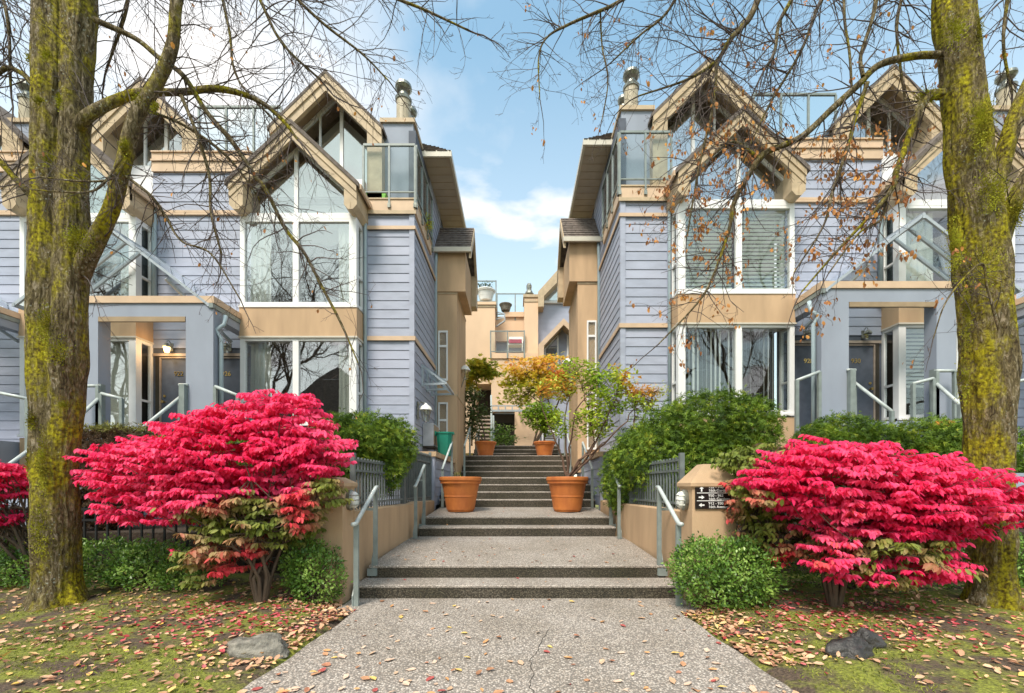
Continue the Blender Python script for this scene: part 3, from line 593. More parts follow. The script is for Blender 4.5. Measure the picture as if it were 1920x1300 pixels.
def bay(house, T, D0, tag_, style_up, style_lo, zsill_lo):
    gl_ = M['glassbright'] if T[0] < 0 else M['glass']
    """projecting bay: frames, panes, band, gable with boxed rake ends"""
    D1 = D0+2.6; Yf = 9.54; zb0, zb1 = 4.74, 5.44; zu1 = 7.37; zg = lambda d: 9.33-.30-abs(d-(D0+1.3))*.928
    # solid base under the windows, band, and room behind
    MB(T).box(D0, D1, Yf, 9.99, 0.7, zsill_lo-.08).out('bay_base', M['tan'], house)
    bd = MB(T).box(D0-.012, D1+.012, Yf-.012, 9.99, zb0, zb1-.05).out('bay_band', M['tan'], house)
    MB(T).box(D0-.03, D1+.03, Yf-.035, 9.985, zb0-.035, zb0+.0).out('band_drip', M['gutter'], bd)
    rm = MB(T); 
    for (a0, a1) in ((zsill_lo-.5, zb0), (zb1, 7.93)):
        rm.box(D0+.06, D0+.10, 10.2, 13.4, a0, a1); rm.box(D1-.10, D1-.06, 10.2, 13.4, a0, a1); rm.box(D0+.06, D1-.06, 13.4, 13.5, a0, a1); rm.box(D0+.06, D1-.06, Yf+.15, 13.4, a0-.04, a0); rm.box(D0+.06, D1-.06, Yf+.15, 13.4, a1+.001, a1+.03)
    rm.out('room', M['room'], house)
    for lvl, (z0, z1, style) in enumerate(((zsill_lo, zb0-.035, style_lo), (zb1, zu1, style_up))):
        fw = .10; b = MB(T)
        b.box(D0, D0+fw+.06, Yf, Yf+.10, z0, z1); b.box(D1-fw, D1, Yf, Yf+.10, z0, z1); md = D0+1.36
        b.box(md-.065, md+.065, Yf+.002, Yf+.09, z0, z1); b.box(D0+fw, D1-fw, Yf+.003, Yf+.09, z0, z0+.07); b.box(D0+fw, D1-fw, Yf+.003, Yf+.09, z1-.06, z1)
        b.box(D0-.02, D1+.02, Yf-.03, Yf+.02, z0-.055, z0-.001)
        # side returns
        for (sx, sg_) in ((D0, 1), (D1, -1)):
            b.box(sx+.001*sg_, sx+.07*sg_, Yf+.10, Yf+.15, z0, z1); b.box(sx+.001*sg_, sx+.07*sg_, 9.93, 9.995, z0, z1); b.box(sx+.002*sg_, sx+.068*sg_, Yf+.15, 9.93, z0, z0+.06); b.box(sx+.002*sg_, sx+.068*sg_, Yf+.15, 9.93, z1-.06, z1)
            b.box(sx+.002*sg_, sx+.068*sg_, Yf+.15, 9.93, z0+(z1-z0)*.36, z0+(z1-z0)*.36+.045)
        wn = b.out('window', M['white'], house)
        for (a, c) in ((D0+fw+.05, md-.06), (md+.06, D1-fw)):
            MB(T).box(a, c, Yf+.045, Yf+.053, z0+.06, z1-.055).out('glass_pane', gl_, wn)
        for sx in (D0+.035, D1-.035): MB(T).box(sx-.004, sx+.004, Yf+.14, 9.94, z0+.05, z1-.055).out('glass_pane', M['glass'], wn)
        Yc = Yf+.15
        if style == 'curtains_parted':
            curtain_mesh(T, D1-.62, D1-.16, Yc, z0+.05, z1-.08, M['curtain'], wn); curtain_mesh(T, D0+.16, D0+.46, Yc, z0+.05, z1-.08, M['curtain'], wn)
        elif style == 'sheer':
            curtain_mesh(T, D1-.95, D1-.14, Yc, z0+.05, z1-.08, M['curtain'], wn, .02, .16); curtain_mesh(T, D0+.16, D0+.9, Yc, z0+.05, z1-.08, M['curtain'], wn, .02, .16)
        elif style == 'full_curtain':
            curtain_mesh(T, D0+.14, D1-.14, Yc, z0+.03, z1-.06, M['curtain'], wn, .02, .24)
        elif style in ('blinds', 'blinds_white'):
            b = MB(T); zz = z0+.12 if style == 'blinds' else z0+.72
            while zz < z1-.06:
                for (a, c) in ((D0+.16, md-.09), (md+.09, D1-.13)): b.add([(a, Yc-.012, zz+.042), (c, Yc-.012, zz+.042), (c, Yc+.014, zz-.008), (a, Yc+.014, zz-.008)], [(0, 1, 2, 3)])
                zz += .088
            b.out('blind_slats', M['blind'] if style == 'blinds' else M['blindwhite'], wn, kind='stuff')
            MB(T).box(D0+.14, D1-.13, Yc-.03, Yc+.03, z1-.09, z1-.05).out('blind_headrail', M['blindwhite'], wn)
        elif style == 'vertical_blinds':
            n = 23
            for k in range(n):
                xx = D0+.2+(D1-D0-.4)*k/(n-1); 
                if abs(xx-md) < .05: continue
                a = R(random.uniform(35, 72)); wv = random.uniform(.032, .046); b = MB(T); dx, dy = wv*math.cos(a), wv*math.sin(a)
                b.add([(xx-dx, Yc-dy, z0+.08), (xx+dx, Yc+dy, z0+.08), (xx+dx, Yc+dy, z1-.09), (xx-dx, Yc-dy, z1-.09)], [(0, 1, 2, 3)]); b.out('vertical_blind_slat', M['blindwhite'], wn)
    # gable glazing above the transom
    b = MB(T); cx = D0+1.3; a0, a1 = D0+.10, D1-.10
    MB(T).box(D0, D1, Yf, 9.99, zu1+.001, zu1+.11).out('transom', M['whitepanel'], house)
    zt = zu1+.11
    def pent(i, extra=0): return [(a0+i, zt+i*.5), (a1-i, zt+i*.5), (a1-i, zg(a1-i)-extra), (cx, zg(cx)-extra*1.3), (a0+i, zg(a0+i)-extra)]
    o_ = pent(0); i_ = pent(.07, .07); n = 5
    vs = [(x, Yf+.02, z_) for x, z_ in o_]+[(x, Yf+.02, z_) for x, z_ in i_]+[(x, Yf+.09, z_) for x, z_ in o_]+[(x, Yf+.09, z_) for x, z_ in i_]
    fs = []
    for k in range(5):
        j = (k+1) % 5; fs += [(k, j, 5+j, 5+k), (10+j, 10+k, 15+k, 15+j), (5+k, 5+j, 15+j, 15+k), (j, k, 10+k, 10+j)]
    b.add(vs, fs); b.box(md-.04, md+.04, Yf+.021, Yf+.085, zt+.03, zg(md)-.08); gw = b.out('gable_window', M['white'], house)
    MB(T).prism([(x, z_) for x, z_ in i_], Yf+.05, Yf+.056).out('glass_pane', M['glassbright'], gw)
    if style_up != 'blinds': MB(T).prism([(a0+.08, zt+.03), (a1-.08, zt+.03), (a1-.08, zg(a1)-.1), (cx, zg(cx)-.2), (a0+.08, zg(a0)-.1)], Yf+.4, Yf+.41).out('pale_roller_blind', M['whitepanel'], gw)
    # cheeks above the side windows
    for (sx, sg_) in ((D0, 1), (D1, -1)): MB(T).prism([(sx, zt), (sx+.10*sg_, zt), (sx+.10*sg_, zg(sx+.1*sg_)), (sx, zg(sx))][::sg_], Yf+.001, 9.99).out('cheek', M['whitepanel'], house)
    # roof with rake boards and boxed ends
    Yg = 9.24; E0, E1 = D0-.11, D1+.07; ap = 9.33; sl = .928; zz_ = lambda d, t: ap-t-abs(d-cx)*sl
    rf = MB(T); rf.prism([(E0-.06, zz_(E0-.06, .0)), (cx, ap), (cx, ap-.10), (E0-.06, zz_(E0-.06, .10))][::-1], Yg-.03, 11.2); rf.prism([(cx, ap), (E1+.06, zz_(E1+.06, 0)), (E1+.06, zz_(E1+.06, .10)), (cx, ap-.10)][::-1], Yg-.03, 11.2)
    roof = rf.out('roof', M['shingle'], house)
    sf = MB(T); sf.prism([(E0+.3, zz_(E0+.3, .102)), (cx, ap-.102), (cx, ap-.14), (E0+.3, zz_(E0+.3, .14))][::-1], Yg+.06, Yf+.4); sf.prism([(cx, ap-.102), (E1-.3, zz_(E1-.3, .102)), (E1-.3, zz_(E1-.3, .14)), (cx, ap-.14)][::-1], Yg+.06, Yf+.4); sf.out('soffit', M['soffit'], roof)
    for (a, t0, t1, yy, nm) in ((0, .10, .24, Yg-.005, 'fascia_board'), (0, .24, .40, Yg+.02, 'rake_board')):
        for (p, q) in ((E0, cx), (cx, E1)):
            r = MB(T); poly = [(p, zz_(p, t0)), (q, zz_(q, t0)), (q, zz_(q, t1)), (p, zz_(p, t1))]; r.prism(poly[::-1], yy, yy+.07); r.out(nm, M['beige'], roof)
    zbot = 7.42
    for (p, q) in ((E0, E0+.28), (E1-.30, E1)):
        inner = (p == E0); bx = MB(T); zt0, zt1 = zz_(p, .10), zz_(q, .10)
        bx.prism([(p, zbot+.10), (p+.09, zbot), (q-.09, zbot), (q, zbot+.10), (q, zt1), (p, zt0)], Yg+.035, 9.99); e = bx.out('eave_box', M['beige'], roof)
        MB(T).box((p+q)/2-.004, (p+q)/2+.004, Yg+.030, Yg+.034, zbot+.03, min(zt0, zt1)-.35).out('panel_joint', M['soffit'], e)
    side = MB(T); zg0 = zz_(E0, .02); side.box(E0-.10, E0-.055, Yg+.02, 10.6, zg0-.16, zg0-.05); side.out('gutter', M['beigeorange'], roof)
def upper_gable(house, T, cx, apex, half, Y, legs, wz):
    sl = .98; z_ = lambda d, t: apex-t-abs(d-cx)*sl; E0, E1 = cx-half, cx+half
    rf = MB(T); rf.prism([(E0-.05, z_(E0-.05, 0)), (cx, apex), (cx, apex-.08), (E0-.05, z_(E0-.05, .08))][::-1], Y-.04, Y+3); rf.prism([(cx, apex), (E1+.05, z_(E1+.05, 0)), (E1+.05, z_(E1+.05, .08)), (cx, apex-.08)][::-1], Y-.04, Y+3); roof = rf.out('roof', M['shingle'], house)
    for (t0, t1, yy, nm) in ((.08, .24, Y-.03, 'fascia_board'), (.24, .46, Y, 'rake_board')):
        for (p, q) in ((E0, cx), (cx, E1)): MB(T).prism([(p, z_(p, t0)), (q, z_(q, t0)), (q, z_(q, t1)), (p, z_(p, t1))][::-1], yy, yy+.09).out(nm, M['beige'], roof)
    sf = MB(T); sf.prism([(E0+.1, z_(E0+.1, .082)), (cx, apex-.082), (cx, apex-.12), (E0+.1, z_(E0+.1, .12))][::-1], Y+.1, Y+.7); sf.prism([(cx, apex-.082), (E1-.1, z_(E1-.1, .082)), (E1-.1, z_(E1-.1, .12)), (cx, apex-.12)][::-1], Y+.1, Y+.7); sf.out('soffit', M['soffit'], roof)
    for (p, q, zb) in legs: MB(T).prism([(p, zb), (q, zb), (q, z_(q, .24)), (p, z_(p, .24))], Y+.02, Y+.62).out('gable_leg', M['beige'], house)
    Yw = Y+.5; zw = wz; a0, a1 = E0+.33, E1-.33; zi = lambda d: z_(d, .14)
    MB(T).prism([(a0, zw-1.0), (a1, zw-1.0), (a1, zw), (a0, zw)], Yw-.03, Yw+.1).out('spandrel', M['whitepanel'], house)
    b = MB(T); o_ = [(a0, zw), (a1, zw), (a1, zi(a1)), (cx, zi(cx)), (a0, zi(a0))]; k_ = .07; i_ = [(a0+k_, zw+k_), (a1-k_, zw+k_), (a1-k_, zi(a1-k_)-k_*1.4), (cx, zi(cx)-k_*1.5), (a0+k_, zi(a0+k_)-k_*1.4)]
    vs = [(x, Yw, z0) for x, z0 in o_]+[(x, Yw, z0) for x, z0 in i_]+[(x, Yw+.07, z0) for x, z0 in o_]+[(x, Yw+.07, z0) for x, z0 in i_]; fs = []
    for k in range(5): j = (k+1) % 5; fs += [(k, j, 5+j, 5+k), (10+j, 10+k, 15+k, 15+j), (5+k, 5+j, 15+j, 15+k), (j, k, 10+k, 10+j)]
    b.add(vs, fs); b.box(cx-.20, cx-.12, Yw+.001, Yw+.06, zw+.05, zi(cx-.2)-.06); b.box(cx+.35, cx+.39, Yw+.001, Yw+.06, zw+.05, zi(cx+.4)-.06); g = b.out('gable_window', M['white'], house)
    MB(T).prism(i_, Yw+.03, Yw+.036).out('glass_pane', M['glassbright'], g)
    MB(T).prism([(a0, zw), (a1, zw), (a1, zi(a1)-.1), (cx, zi(cx)-.15), (a0, zi(a0)-.1)], Yw+.45, Yw+.5).out('attic_room', M['whitepanel'], house)
    MB(T).box(E0+.03, E0+.10, Y+.62, Y+3, zw-1, z_(E0+.1, .1)).box(E1-.10, E1-.03, Y+.62, Y+3, zw-1, z_(E1-.1, .1)).out('attic_wall', M['bluegrey'], house)
def glass_railing(house, T, a, b_, z0, z1, nposts, name='balcony_railing', panel=True):
    a = Vector(a); c = Vector(b_); d = c-a
    r = MB(T).bar((a.x, a.y, z1), (c.x, c.y, z1), .05, .05).out(name, M['steel'], house); MB(T).bar((a.x, a.y, z0+.03), (c.x, c.y, z0+.03), .03, .03).out('lower_rail', M['steel'], r)
    for k in range(nposts):
        p = a+d*(k/(nposts-1)); MB(T).box(p.x-.022, p.x+.022, p.y-.022, p.y+.022, z0-.32, z1-.02).out('post', M['steel'], r)
        MB(T).box(p.x-.035, p.x+.035, p.y-.035, p.y+.035, z0-.34, z0-.24).out('post_shoe', M['metal'], r)
    if panel:
        for k in range(nposts-1):
            p = a+d*((k+.04)/(nposts-1)); q = a+d*((k+.96)/(nposts-1)); MB(T).bar((p.x, p.y, (z0+z1)/2+.02), (q.x, q.y, (z0+z1)/2+.02), .008, z1-z0-.10).out('glass_pane', M['glassrail'], r)
    return r
def door(house, T, x0, x1, num, knob_left, wreath=False):
    z0, z1 = 2.40, 4.40; Y = 10.0
    MB(T).box(x0-.14, x1+.14, Y-.045, Y+.0, z1+.03, z1+.09).out('door_head', M['doortrim'], house)
    MB(T).box(x0-.10, x0-.0, Y-.03, Y+.05, z0, z1+.03).box(x1, x1+.10, Y-.03, Y+.05, z0, z1+.03).box(x0, x1, Y-.03, Y+.05, z1, z1+.028).out('door_jamb', M['darkframe'], house)
    d = MB(T).box(x0+.025, x1-.025, Y+.005, Y+.05, z0+.02, z1-.02).out('door', M['door'], house)
    e = MB(T).box(x0, x0+.022, Y-.035, Y+.05, z0, z1).box(x1-.022, x1, Y-.035, Y+.05, z0, z1).box(x0, x1, Y-.034, Y+.05, z1-.018, z1-.001).out('door_trim', M['doortrim'], house)
    kx = (x1-.10) if knob_left else x0+.10
    b = MB(T); b.lathe((0, 0, 0), [(.03, 0)]*1+[(.031, .01), (.018, .03)], 12); k = MB(T)
    k.tube([(kx, Y+.005, 3.36), (kx, Y-.05, 3.36)], .018, 10); k.tube([(kx, Y-.05, 3.36), (kx, Y-.085, 3.36)], .032, 10); k.tube([(kx, Y+.005, 3.50), (kx, Y-.02, 3.50)], .03, 12); k.out('door_knob', M['brass'], d)
    mid = (x0+x1)/2
    text_obj(num, .15, M['brass'], d, (T[0]*mid, Y-.006, 4.02+T[1]), ext=.006, name='house_number')
def portico(house, T, D0, right_half=True, off=0):
    x0, x1 = D0, D0+2.75; Ya, Yb = 8.70, 8.97; z0, z1 = 4.85, 5.12
    MB(T).box(x0, x0+.56, Ya, Yb, .7, z0).out('portico_column', M['bluegrey'], house)
    MB(T).box(x1-.40, x1, Ya, Yb, .7, z0).out('portico_column', M['bluegrey'], house)
    MB(T).box(x0+.001, x1-.001, Ya+.001, Yb-.001, z0, z1).out('portico_beam', M['bluegrey'], house)
    MB(T).box(x0, x0+.22, Yb, 9.99, z0+.002, z1-.002).out('side_beam', M['bluegrey'], house)
    MB(T).box(x0-.03, x1+.03, Ya-.03, Yb+.01, z1+.001, z1+.14).box(x0-.029, x0+.24, Yb+.01, 9.98, z1+.002, z1+.13).out('fascia', M['beigeorange'], house)
    MB(T).box(x0+.57, x1-.41, Ya-.006, Ya+.05, z0-.10, z0-.002).out('beam_soffit', M['soffit'], house)
    MB(T).tube([(x0-.10, 8.92, 4.95), (x0-.10, 8.88, 4.75), (x0-.01+.03, 8.80, 4.62), (x0-.05, 8.86, 4.45), (x0-.05, 8.86, 1.2)], .042, 10).out('downspout', M['downpipe'], house, smooth=True)
    # glass canopy: ridge runs back to the wall
    cx = D0+2.06; ap = 5.24+EYE-.02; ez = 3.59+EYE+.10; e0 = D0+.08; e1 = D0+2.06+1.98; b = MB(T); Y0, Y1, Yl = 8.66, 9.98, 9.46
    b.bar((cx, Y0, ap), (cx, Y1, ap), .06, .07); b.bar((e0, Y0, ez), (e0, Y1, ez), .05, .07)
    for k in range(5): y = Y0+.03+(Y1-Y0-.06)*k/4; b.bar((cx, y, ap), (e0, y, ez), .045, .05)
    for k in range(3):
        y = Y0+.03+(Yl-Y0-.06)*k/2; b.bar((cx, y, ap), (e1, y, ez), .045, .06)
    b.bar((e1, Y0, ez), (e1, Yl, ez), .05, .07)
    c = b.out('glass_canopy', M['canopyframe'], house)
    for k in range(4):
        ya = Y0+.05+(Y1-Y0-.06)*k/4; yb = Y0+.01+(Y1-Y0-.06)*(k+1)/4
        MB(T).add([(cx-.03, ya, ap-.01), (cx-.03, yb, ap-.01), (e0, yb, ez+.035), (e0, ya, ez+.035), (cx-.03, ya, ap+.0), (cx-.03, yb, ap+.0), (e0, yb, ez+.045), (e0, ya, ez+.045)], [(0,1,2,3),(7,6,5,4),(0,4,5,1),(1,5,6,2),(2,6,7,3),(3,7,4,0)]).out('glass_pane', M['canopyglass'], c)
    for k in range(2):
        ya = Y0+.05+(Yl-Y0-.06)*k/2; yb = Y0+.01+(Yl-Y0-.06)*(k+1)/2
        MB(T).add([(cx+.03, ya, ap-.01), (e1, ya, ez+.035), (e1, yb, ez+.035), (cx+.03, yb, ap-.01), (cx+.03, ya, ap), (e1, ya, ez+.045), (e1, yb, ez+.045), (cx+.03, yb, ap)], [(0,1,2,3),(7,6,5,4),(0,4,5,1),(1,5,6,2),(2,6,7,3),(3,7,4,0)]).out('glass_pane', M['canopyglass'], c)
    MB(T).box(e0-.10, e0-.02, Y0, Y1, ez-.06, ez+.03).out('canopy_gutter', M['steel'], house)
    MB(T).bar((cx, Y1-.05, ap-.1), (cx, Y0, ap-.05), .05, .05).out('canopy_brace', M['canopyframe'], c); MB(T).bar((e0+.9, Y0+.05, ez+.55), (e0+.35, 9.9, ez-.35), .06, .05).out('canopy_brace', M['canopyframe'], c)
def chimney(house, T, x0, x1, Y0, Y1, zt, fx, off_flues=True):
    MB(T).box(x0, x1, Y0, Y1, 7.8, zt-.10).out('chimney_chase', M['bluegrey'], house)
    MB(T).box(x0-.05, x1+.05, Y0-.05, Y1+.05, zt-.10, zt).out('chimney_cap', M['beige'], house)
    for (cx, r, h, yy) in ((fx, .17, .66, Y0+.25), (fx-.06, .13, .50, Y0+.75)):
        b = MB(T); b.lathe((cx, yy, zt), [(r, 0), (r, h), (r*.99, h+.001)], 20); f = b.out('flue', M['flue'], house, smooth=False)
        MB(T).lathe((cx, yy, zt+h), [(r*1.12, -.03), (r*1.2, .03), (r*.7, .09), (r*.62, .20), (r*.95, .24), (r*1.2, .30), (r*1.15, .37), (r*.6, .42), (r*.2, .43)], 20).out('flue_cap', M['metal'], f, smooth=False)
def townhouse(s, side):
    dz = 0.0 if s < 0 else 0.30; T = (s, dz)
    lab = ('row of blue-grey clapboard townhouses left of the steps, green bin beside it' if s < 0 else 'row of blue-grey clapboard townhouses right of the steps, blinds in its windows')
    h = thing('townhouse_row', lab, 'house', (s*7, 10, .7))
    Yw = 10.0; t1a, t1b = 4.79, 4.89; t2a, t2b = 7.38, 7.46; fz0, fz1 = 7.78, 8.065
    # --- corner tower wall
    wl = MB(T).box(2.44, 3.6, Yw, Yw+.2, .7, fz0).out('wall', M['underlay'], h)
    ex = []
    for (a, b_) in ((.75, t1a), (t1b, t2a), (t2b, fz0)): siding(wl, T, 'F', 2.52, 3.5, a, b_, Yw)
    MB(T).box(2.405, 2.525, Yw-.04, Yw+.05, .75, fz0).out('corner_board', M['siding'], wl); MB(T).box(3.5, 3.6, Yw-.04, Yw, .75, fz0).out('corner_board', M['siding'], wl)
    for (a, b_) in ((t1a, t1b), (t2a, t2b)): MB(T).box(2.38, 3.5, Yw-.065, Yw-.0415, a, b_).out('trim_band', M['beigeorange'], wl)
    # --- side wall facing the steps
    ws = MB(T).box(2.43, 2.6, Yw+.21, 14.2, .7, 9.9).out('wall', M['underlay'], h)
    aw = [(10.75, 11.75, 3.35, 4.3)] if False else []
    for (a, b_) in ((.75, t1a), (t1b, t2a), (t2b, fz0)): siding(ws, T, 'S', Yw+.05, 12.58, a, b_, 2.43)
    siding(ws, T, 'S', 11.8, 13.4, 8.10, 9.93, 2.43); siding(ws, T, 'S', 11.8, 12.58, fz0, 8.10, 2.43)
    for (a, b_) in ((t1a, t1b), (t2a, t2b)): MB(T).box(2.375, 2.40, Yw-.06, 12.58, a, b_).out('trim_band', M['beigeorange'], ws)
    MB(T).tube([(2.37, 12.5, 8.25), (2.37, 12.45, 8.0), (2.39, 12.50, 7.8), (2.39, 12.50, 2.2)], .045, 8).out('downspout', M['downpipe'], h, smooth=True)
    # --- parapet fascia, balcony deck, railings
    MB(T).box(2.37, 3.62, Yw-.07, Yw+.05, fz0, fz1).box(2.37, 2.43, Yw+.05, 11.8, fz0, fz1).out('parapet_fascia', M['beigeorange'], h)
    MB(T).box(2.35, 3.64, Yw-.09, Yw+.05, fz1, fz1+.03).box(2.35, 2.45, Yw+.05, 11.82, fz1, fz1+.03).box(2.36, 3.6, Yw-.08, Yw-.071, fz0-.05, fz0+.03).out('parapet_cap', M['beige'], h)
    MB(T).box(2.45, 3.6, Yw+.06, 11.8, fz1-.15, fz1-.02).out('balcony_deck', M['soffitpale'], h)
    glass_railing(h, T, (3.58, 9.93), (2.38, 9.93), fz1+.14, H(277), 3); glass_railing(h, T, (2.36, 9.95), (2.36, 11.8), fz1+.14, H(277), 4)
    chimney(h, T, 2.50, 3.24, 10.25, 11.15, H(224, 10.25), 2.80)
    MB(T).tube([(3.54, 9.93, 8.0), (3.54, 9.93, 7.7), (3.54, 9.92, .9)], .04, 8).out('downspout', M['downpipe'], h, smooth=True)
    # upper volume behind balcony
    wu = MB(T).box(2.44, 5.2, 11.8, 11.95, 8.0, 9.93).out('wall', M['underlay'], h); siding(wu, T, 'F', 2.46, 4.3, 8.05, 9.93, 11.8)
    # --- hip roof with broad soffit
    e0, e1, y0, y1, ze = 1.70, 6.2, 11.0, 14.35, 9.95
    rf = MB(T).box(e0+.06, e1, y0+.06, y1, ze-.02, ze+.03).out('roof_soffit', M['soffitpale'], h)
    for k in range(11): MB(T).box(e0+.10, 2.42, y0+.12+k*.29, y0+.128+k*.29, ze-.026, ze-.0205).out('soffit_joint', M['soffit'], rf)
    MB(T).box(e0, e1, y0, y0+.06, ze-.05, ze+.10).box(e0, e0+.06, y0+.06, y1, ze-.05, ze+.10).out('gutter', M['gutter'], rf)
    A, B, C, Dd = (e0, y0, ze+.08), (e0, y1, ze+.08), (e1, y1, ze+.08), (e1, y0, ze+.08); rr = (y1-y0)/2; P = (e0+rr, y0+rr, ze+.08+rr*1.0); Q = (e1, y0+rr, ze+.08+rr*1.0)
    MB(T).add([A, B, C, Dd, P, Q], [(0, 4, 1), (0, 3, 5, 4), (1, 4, 5, 2), (3, 2, 5), (0, 1, 2, 3)]).out('roof', M['shingle'], h)
    shingle_rows(A, Dd, P, Q, 14, .3, M['shingle'], h, T)
    # --- tan side bay with steep gable roof
    MB(T).box(1.78, 2.43, 12.6, 14.7, 1.5, 7.12).out('side_bay', M['tan'], h)
    MB(T).box(1.53, 2.43, 12.55, 14.3, 7.12, 8.32).out('side_bay_top', M['tan'], h)
    for zz_ in (4.09, 7.09): MB(T).box(1.765, 2.42, 12.585, 14.72, zz_-.03, zz_+.02).out('stucco_reveal', M['beige'], h)
    for (a, b_, n) in ((5.97, 4.50, 'upper'), (3.86, 2.17, 'lower')):
        b = MB(T); xA, xB = 2.05, 2.33; b.box(xA, xA+.04, 12.55, 12.6, b_, a).box(xB-.04, xB, 12.55, 12.6, b_, a).box(xA+.04, xB-.04, 12.551, 12.6, b_, b_+.06).box(xA+.04, xB-.04, 12.551, 12.6, a-.05, a)
        zm = a-(a-b_)*.31; b.box(xA+.04, xB-.04, 12.551, 12.6, zm-.03, zm+.03); wn = b.out('window', M['white'], h)
        MB(T).box(xA+.04, xB-.04, 12.592, 12.597, b_+.06, zm-.03).out('glass_pane', M['glass'], wn); MB(T).box(xA+.04, xB-.04, 12.592, 12.597, zm+.03, a-.05).out('glass_pane', M['glass'], wn)
    yr, zr, ye, ze2 = 13.4, 9.5, 12.42, 8.33; x0_, x1_ = 1.36, 2.42
    rb = MB(T).prismx([(ye, ze2), (yr, zr), (2*yr-ye, ze2), (2*yr-ye, ze2-.08), (yr, zr-.1), (ye, ze2-.08)], x0_+.05, x1_).out('side_bay_roof', M['shingle'], h)
    shingle_rows((x0_, ye, ze2), (x1_, ye, ze2), (x0_, yr, zr), (x1_, yr, zr), 9, .26, M['shingle'], h, T)
    MB(T).box(x0_-.02, x1_, ye-.08, ye-.01, ze2-.14, ze2-.01).out('gutter', M['gutter'], rb)
    MB(T).prismx([(ye, ze2-.02), (yr, zr-.02), (2*yr-ye+.1, ze2-.14), (2*yr-ye+.1, ze2-.45), (yr, zr-.30), (ye, ze2-.30)], x0_-.02, x0_+.05).out('bargeboard', M['beige'], rb)
    MB(T).box(x0_, x0_+.38, 14.15, 14.55, 7.35, 8.35).out('eave_box', M['beige'], rb)
    # --- low clapboard wall along the steps
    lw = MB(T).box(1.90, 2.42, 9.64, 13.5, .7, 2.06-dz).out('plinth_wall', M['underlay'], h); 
    siding(lw, (s, 0), 'S', 9.72, 13.5, .95, 2.05, 1.90)
    MB((s, 0)).box(1.865, 1.96, 9.60, 9.74, .8, 2.06).box(1.96, 2.0, 9.60, 9.70, .8, 2.06).out('corner_board', M['siding'], lw)
    MB((s, 0)).box(1.82, 2.41, 9.56, 13.5, 2.06, 2.17).out('plinth_cap', M['tan'], lw)
    # --- bays
    if s < 0: st = [('curtains_parted', 'curtains_parted', 2.80), ('curtains_parted', 'full_curtain', 2.55)]
    else: st = [('blinds', 'vertical_blinds', 2.72), ('sheer', 'blinds_white', 2.62)]
    for i, D0 in enumerate((3.6, 8.53)): bay(h, T, D0, i, *st[i])
    # walls between / beyond bays
    for (a, b_, c) in ((6.2, 8.53, 0), (11.13, 15.0, 1)):
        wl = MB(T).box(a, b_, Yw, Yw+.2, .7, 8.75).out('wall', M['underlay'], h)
        exd = [(6.33, 7.34, 2.3, 4.5), (7.42, 8.53, 2.3, 4.5)] if c == 0 else []
        siding(wl, T, 'F', a, b_, .8, 7.72, Yw, exd); siding(wl, T, 'F', a, b_, 7.84, 8.73, Yw)
        MB(T).box(a, b_, Yw-.06, Yw-.0, 7.72, 7.77).box(a, b_, Yw-.05, Yw, 7.78, 7.83).out('trim_band', M['beigeorange'], wl)
        MB(T).box(a, b_, Yw-.06, Yw+.2, 8.73, 8.95).box(a, b_, Yw-.09, Yw+.2, 8.96, 9.0).box(a, b_, Yw-.05, Yw+.2, 9.01, 9.17).box(a, b_, Yw-.08, Yw+.22, 9.171, 9.2).out('fascia', M['beigeorange'], wl)
    # wall above/behind bays up to eave
    for (a, b_) in ((3.6, 6.2), (8.53, 11.13)):
        MB(T).box(a, b_, Yw+.02, Yw+.19, 7.5, 8.6).out('wall', M['whitepanel'], h)
    MB(T).box(6.2, 6.32, 9.99, 9.999, 2.3, 4.6).out('door_surround', M['darkframe'], h)
    if s < 0: door(h, T, 6.40, 7.24, '926', True); door(h, T, 7.50, 8.36, '922', True)
    else: door(h, T, 6.40, 7.24, '928', False); door(h, T, 7.50, 8.36, '930', True)
    wall_lamp(h, T, 6.72, 4.60, 9.99, False); wall_lamp(h, T, 8.08, 4.60, 9.99, s < 0)
    MB(T).tube([(8.45, 9.93, 8.0), (8.45, 9.93, 7.5), (8.46, 9.94, 5.3)], .05, 8).out('downspout', M['downpipe'], h, smooth=True)
    # --- porch floor and stair
    MB(T).box(6.25, 8.5, 8.45, 9.98, .7, 2.38).out('porch_floor', M['bluegrey'], h)
    for k in range(8): MB(T).box(6.9, 8.1, 8.45-.28*(k+1), 8.45-.28*k-.002, .7, 2.38-.18*(k+1)).out('porch_step', M['bluegrey'], h)
    portico(h, T, 6.20); portico(h, T, 6.20+4.93)
    MB(T).box(11.2, 13.5, 8.45, 9.98, .7, 2.38).out('porch_floor', M['bluegrey'], h)
    # --- gables of the top floor, deck rails
    upper_gable(h, T, 4.49, 11.13, 1.31, 10.0, ((3.18, 3.53, 8.07), (5.45, 5.80, 8.6)), 8.35)
    upper_gable(h, T, 8.85, 11.03, 1.38, 10.05, ((7.47, 7.92, 9.2), (9.78, 10.23, 9.2)), 9.25)
    upper_gable(h, T, 13.1, 11.03, 1.38, 10.05, ((11.72, 12.17, 9.2), (14.03, 14.48, 9.2)), 9.25)
    MB(T).box(5.8, 7.5, 11.3, 11.4, 8.9, 10.2).out('deck_wall', M['bluegrey'], h)
    glass_railing(h, T, (5.6, 10.12), (7.55, 10.12), 9.28, H(200, 10.1), 4, 'deck_railing')
    chimney(h, T, 11.0, 12.35, 10.4, 11.3, H(224, 10.4), 12.2) if True else None
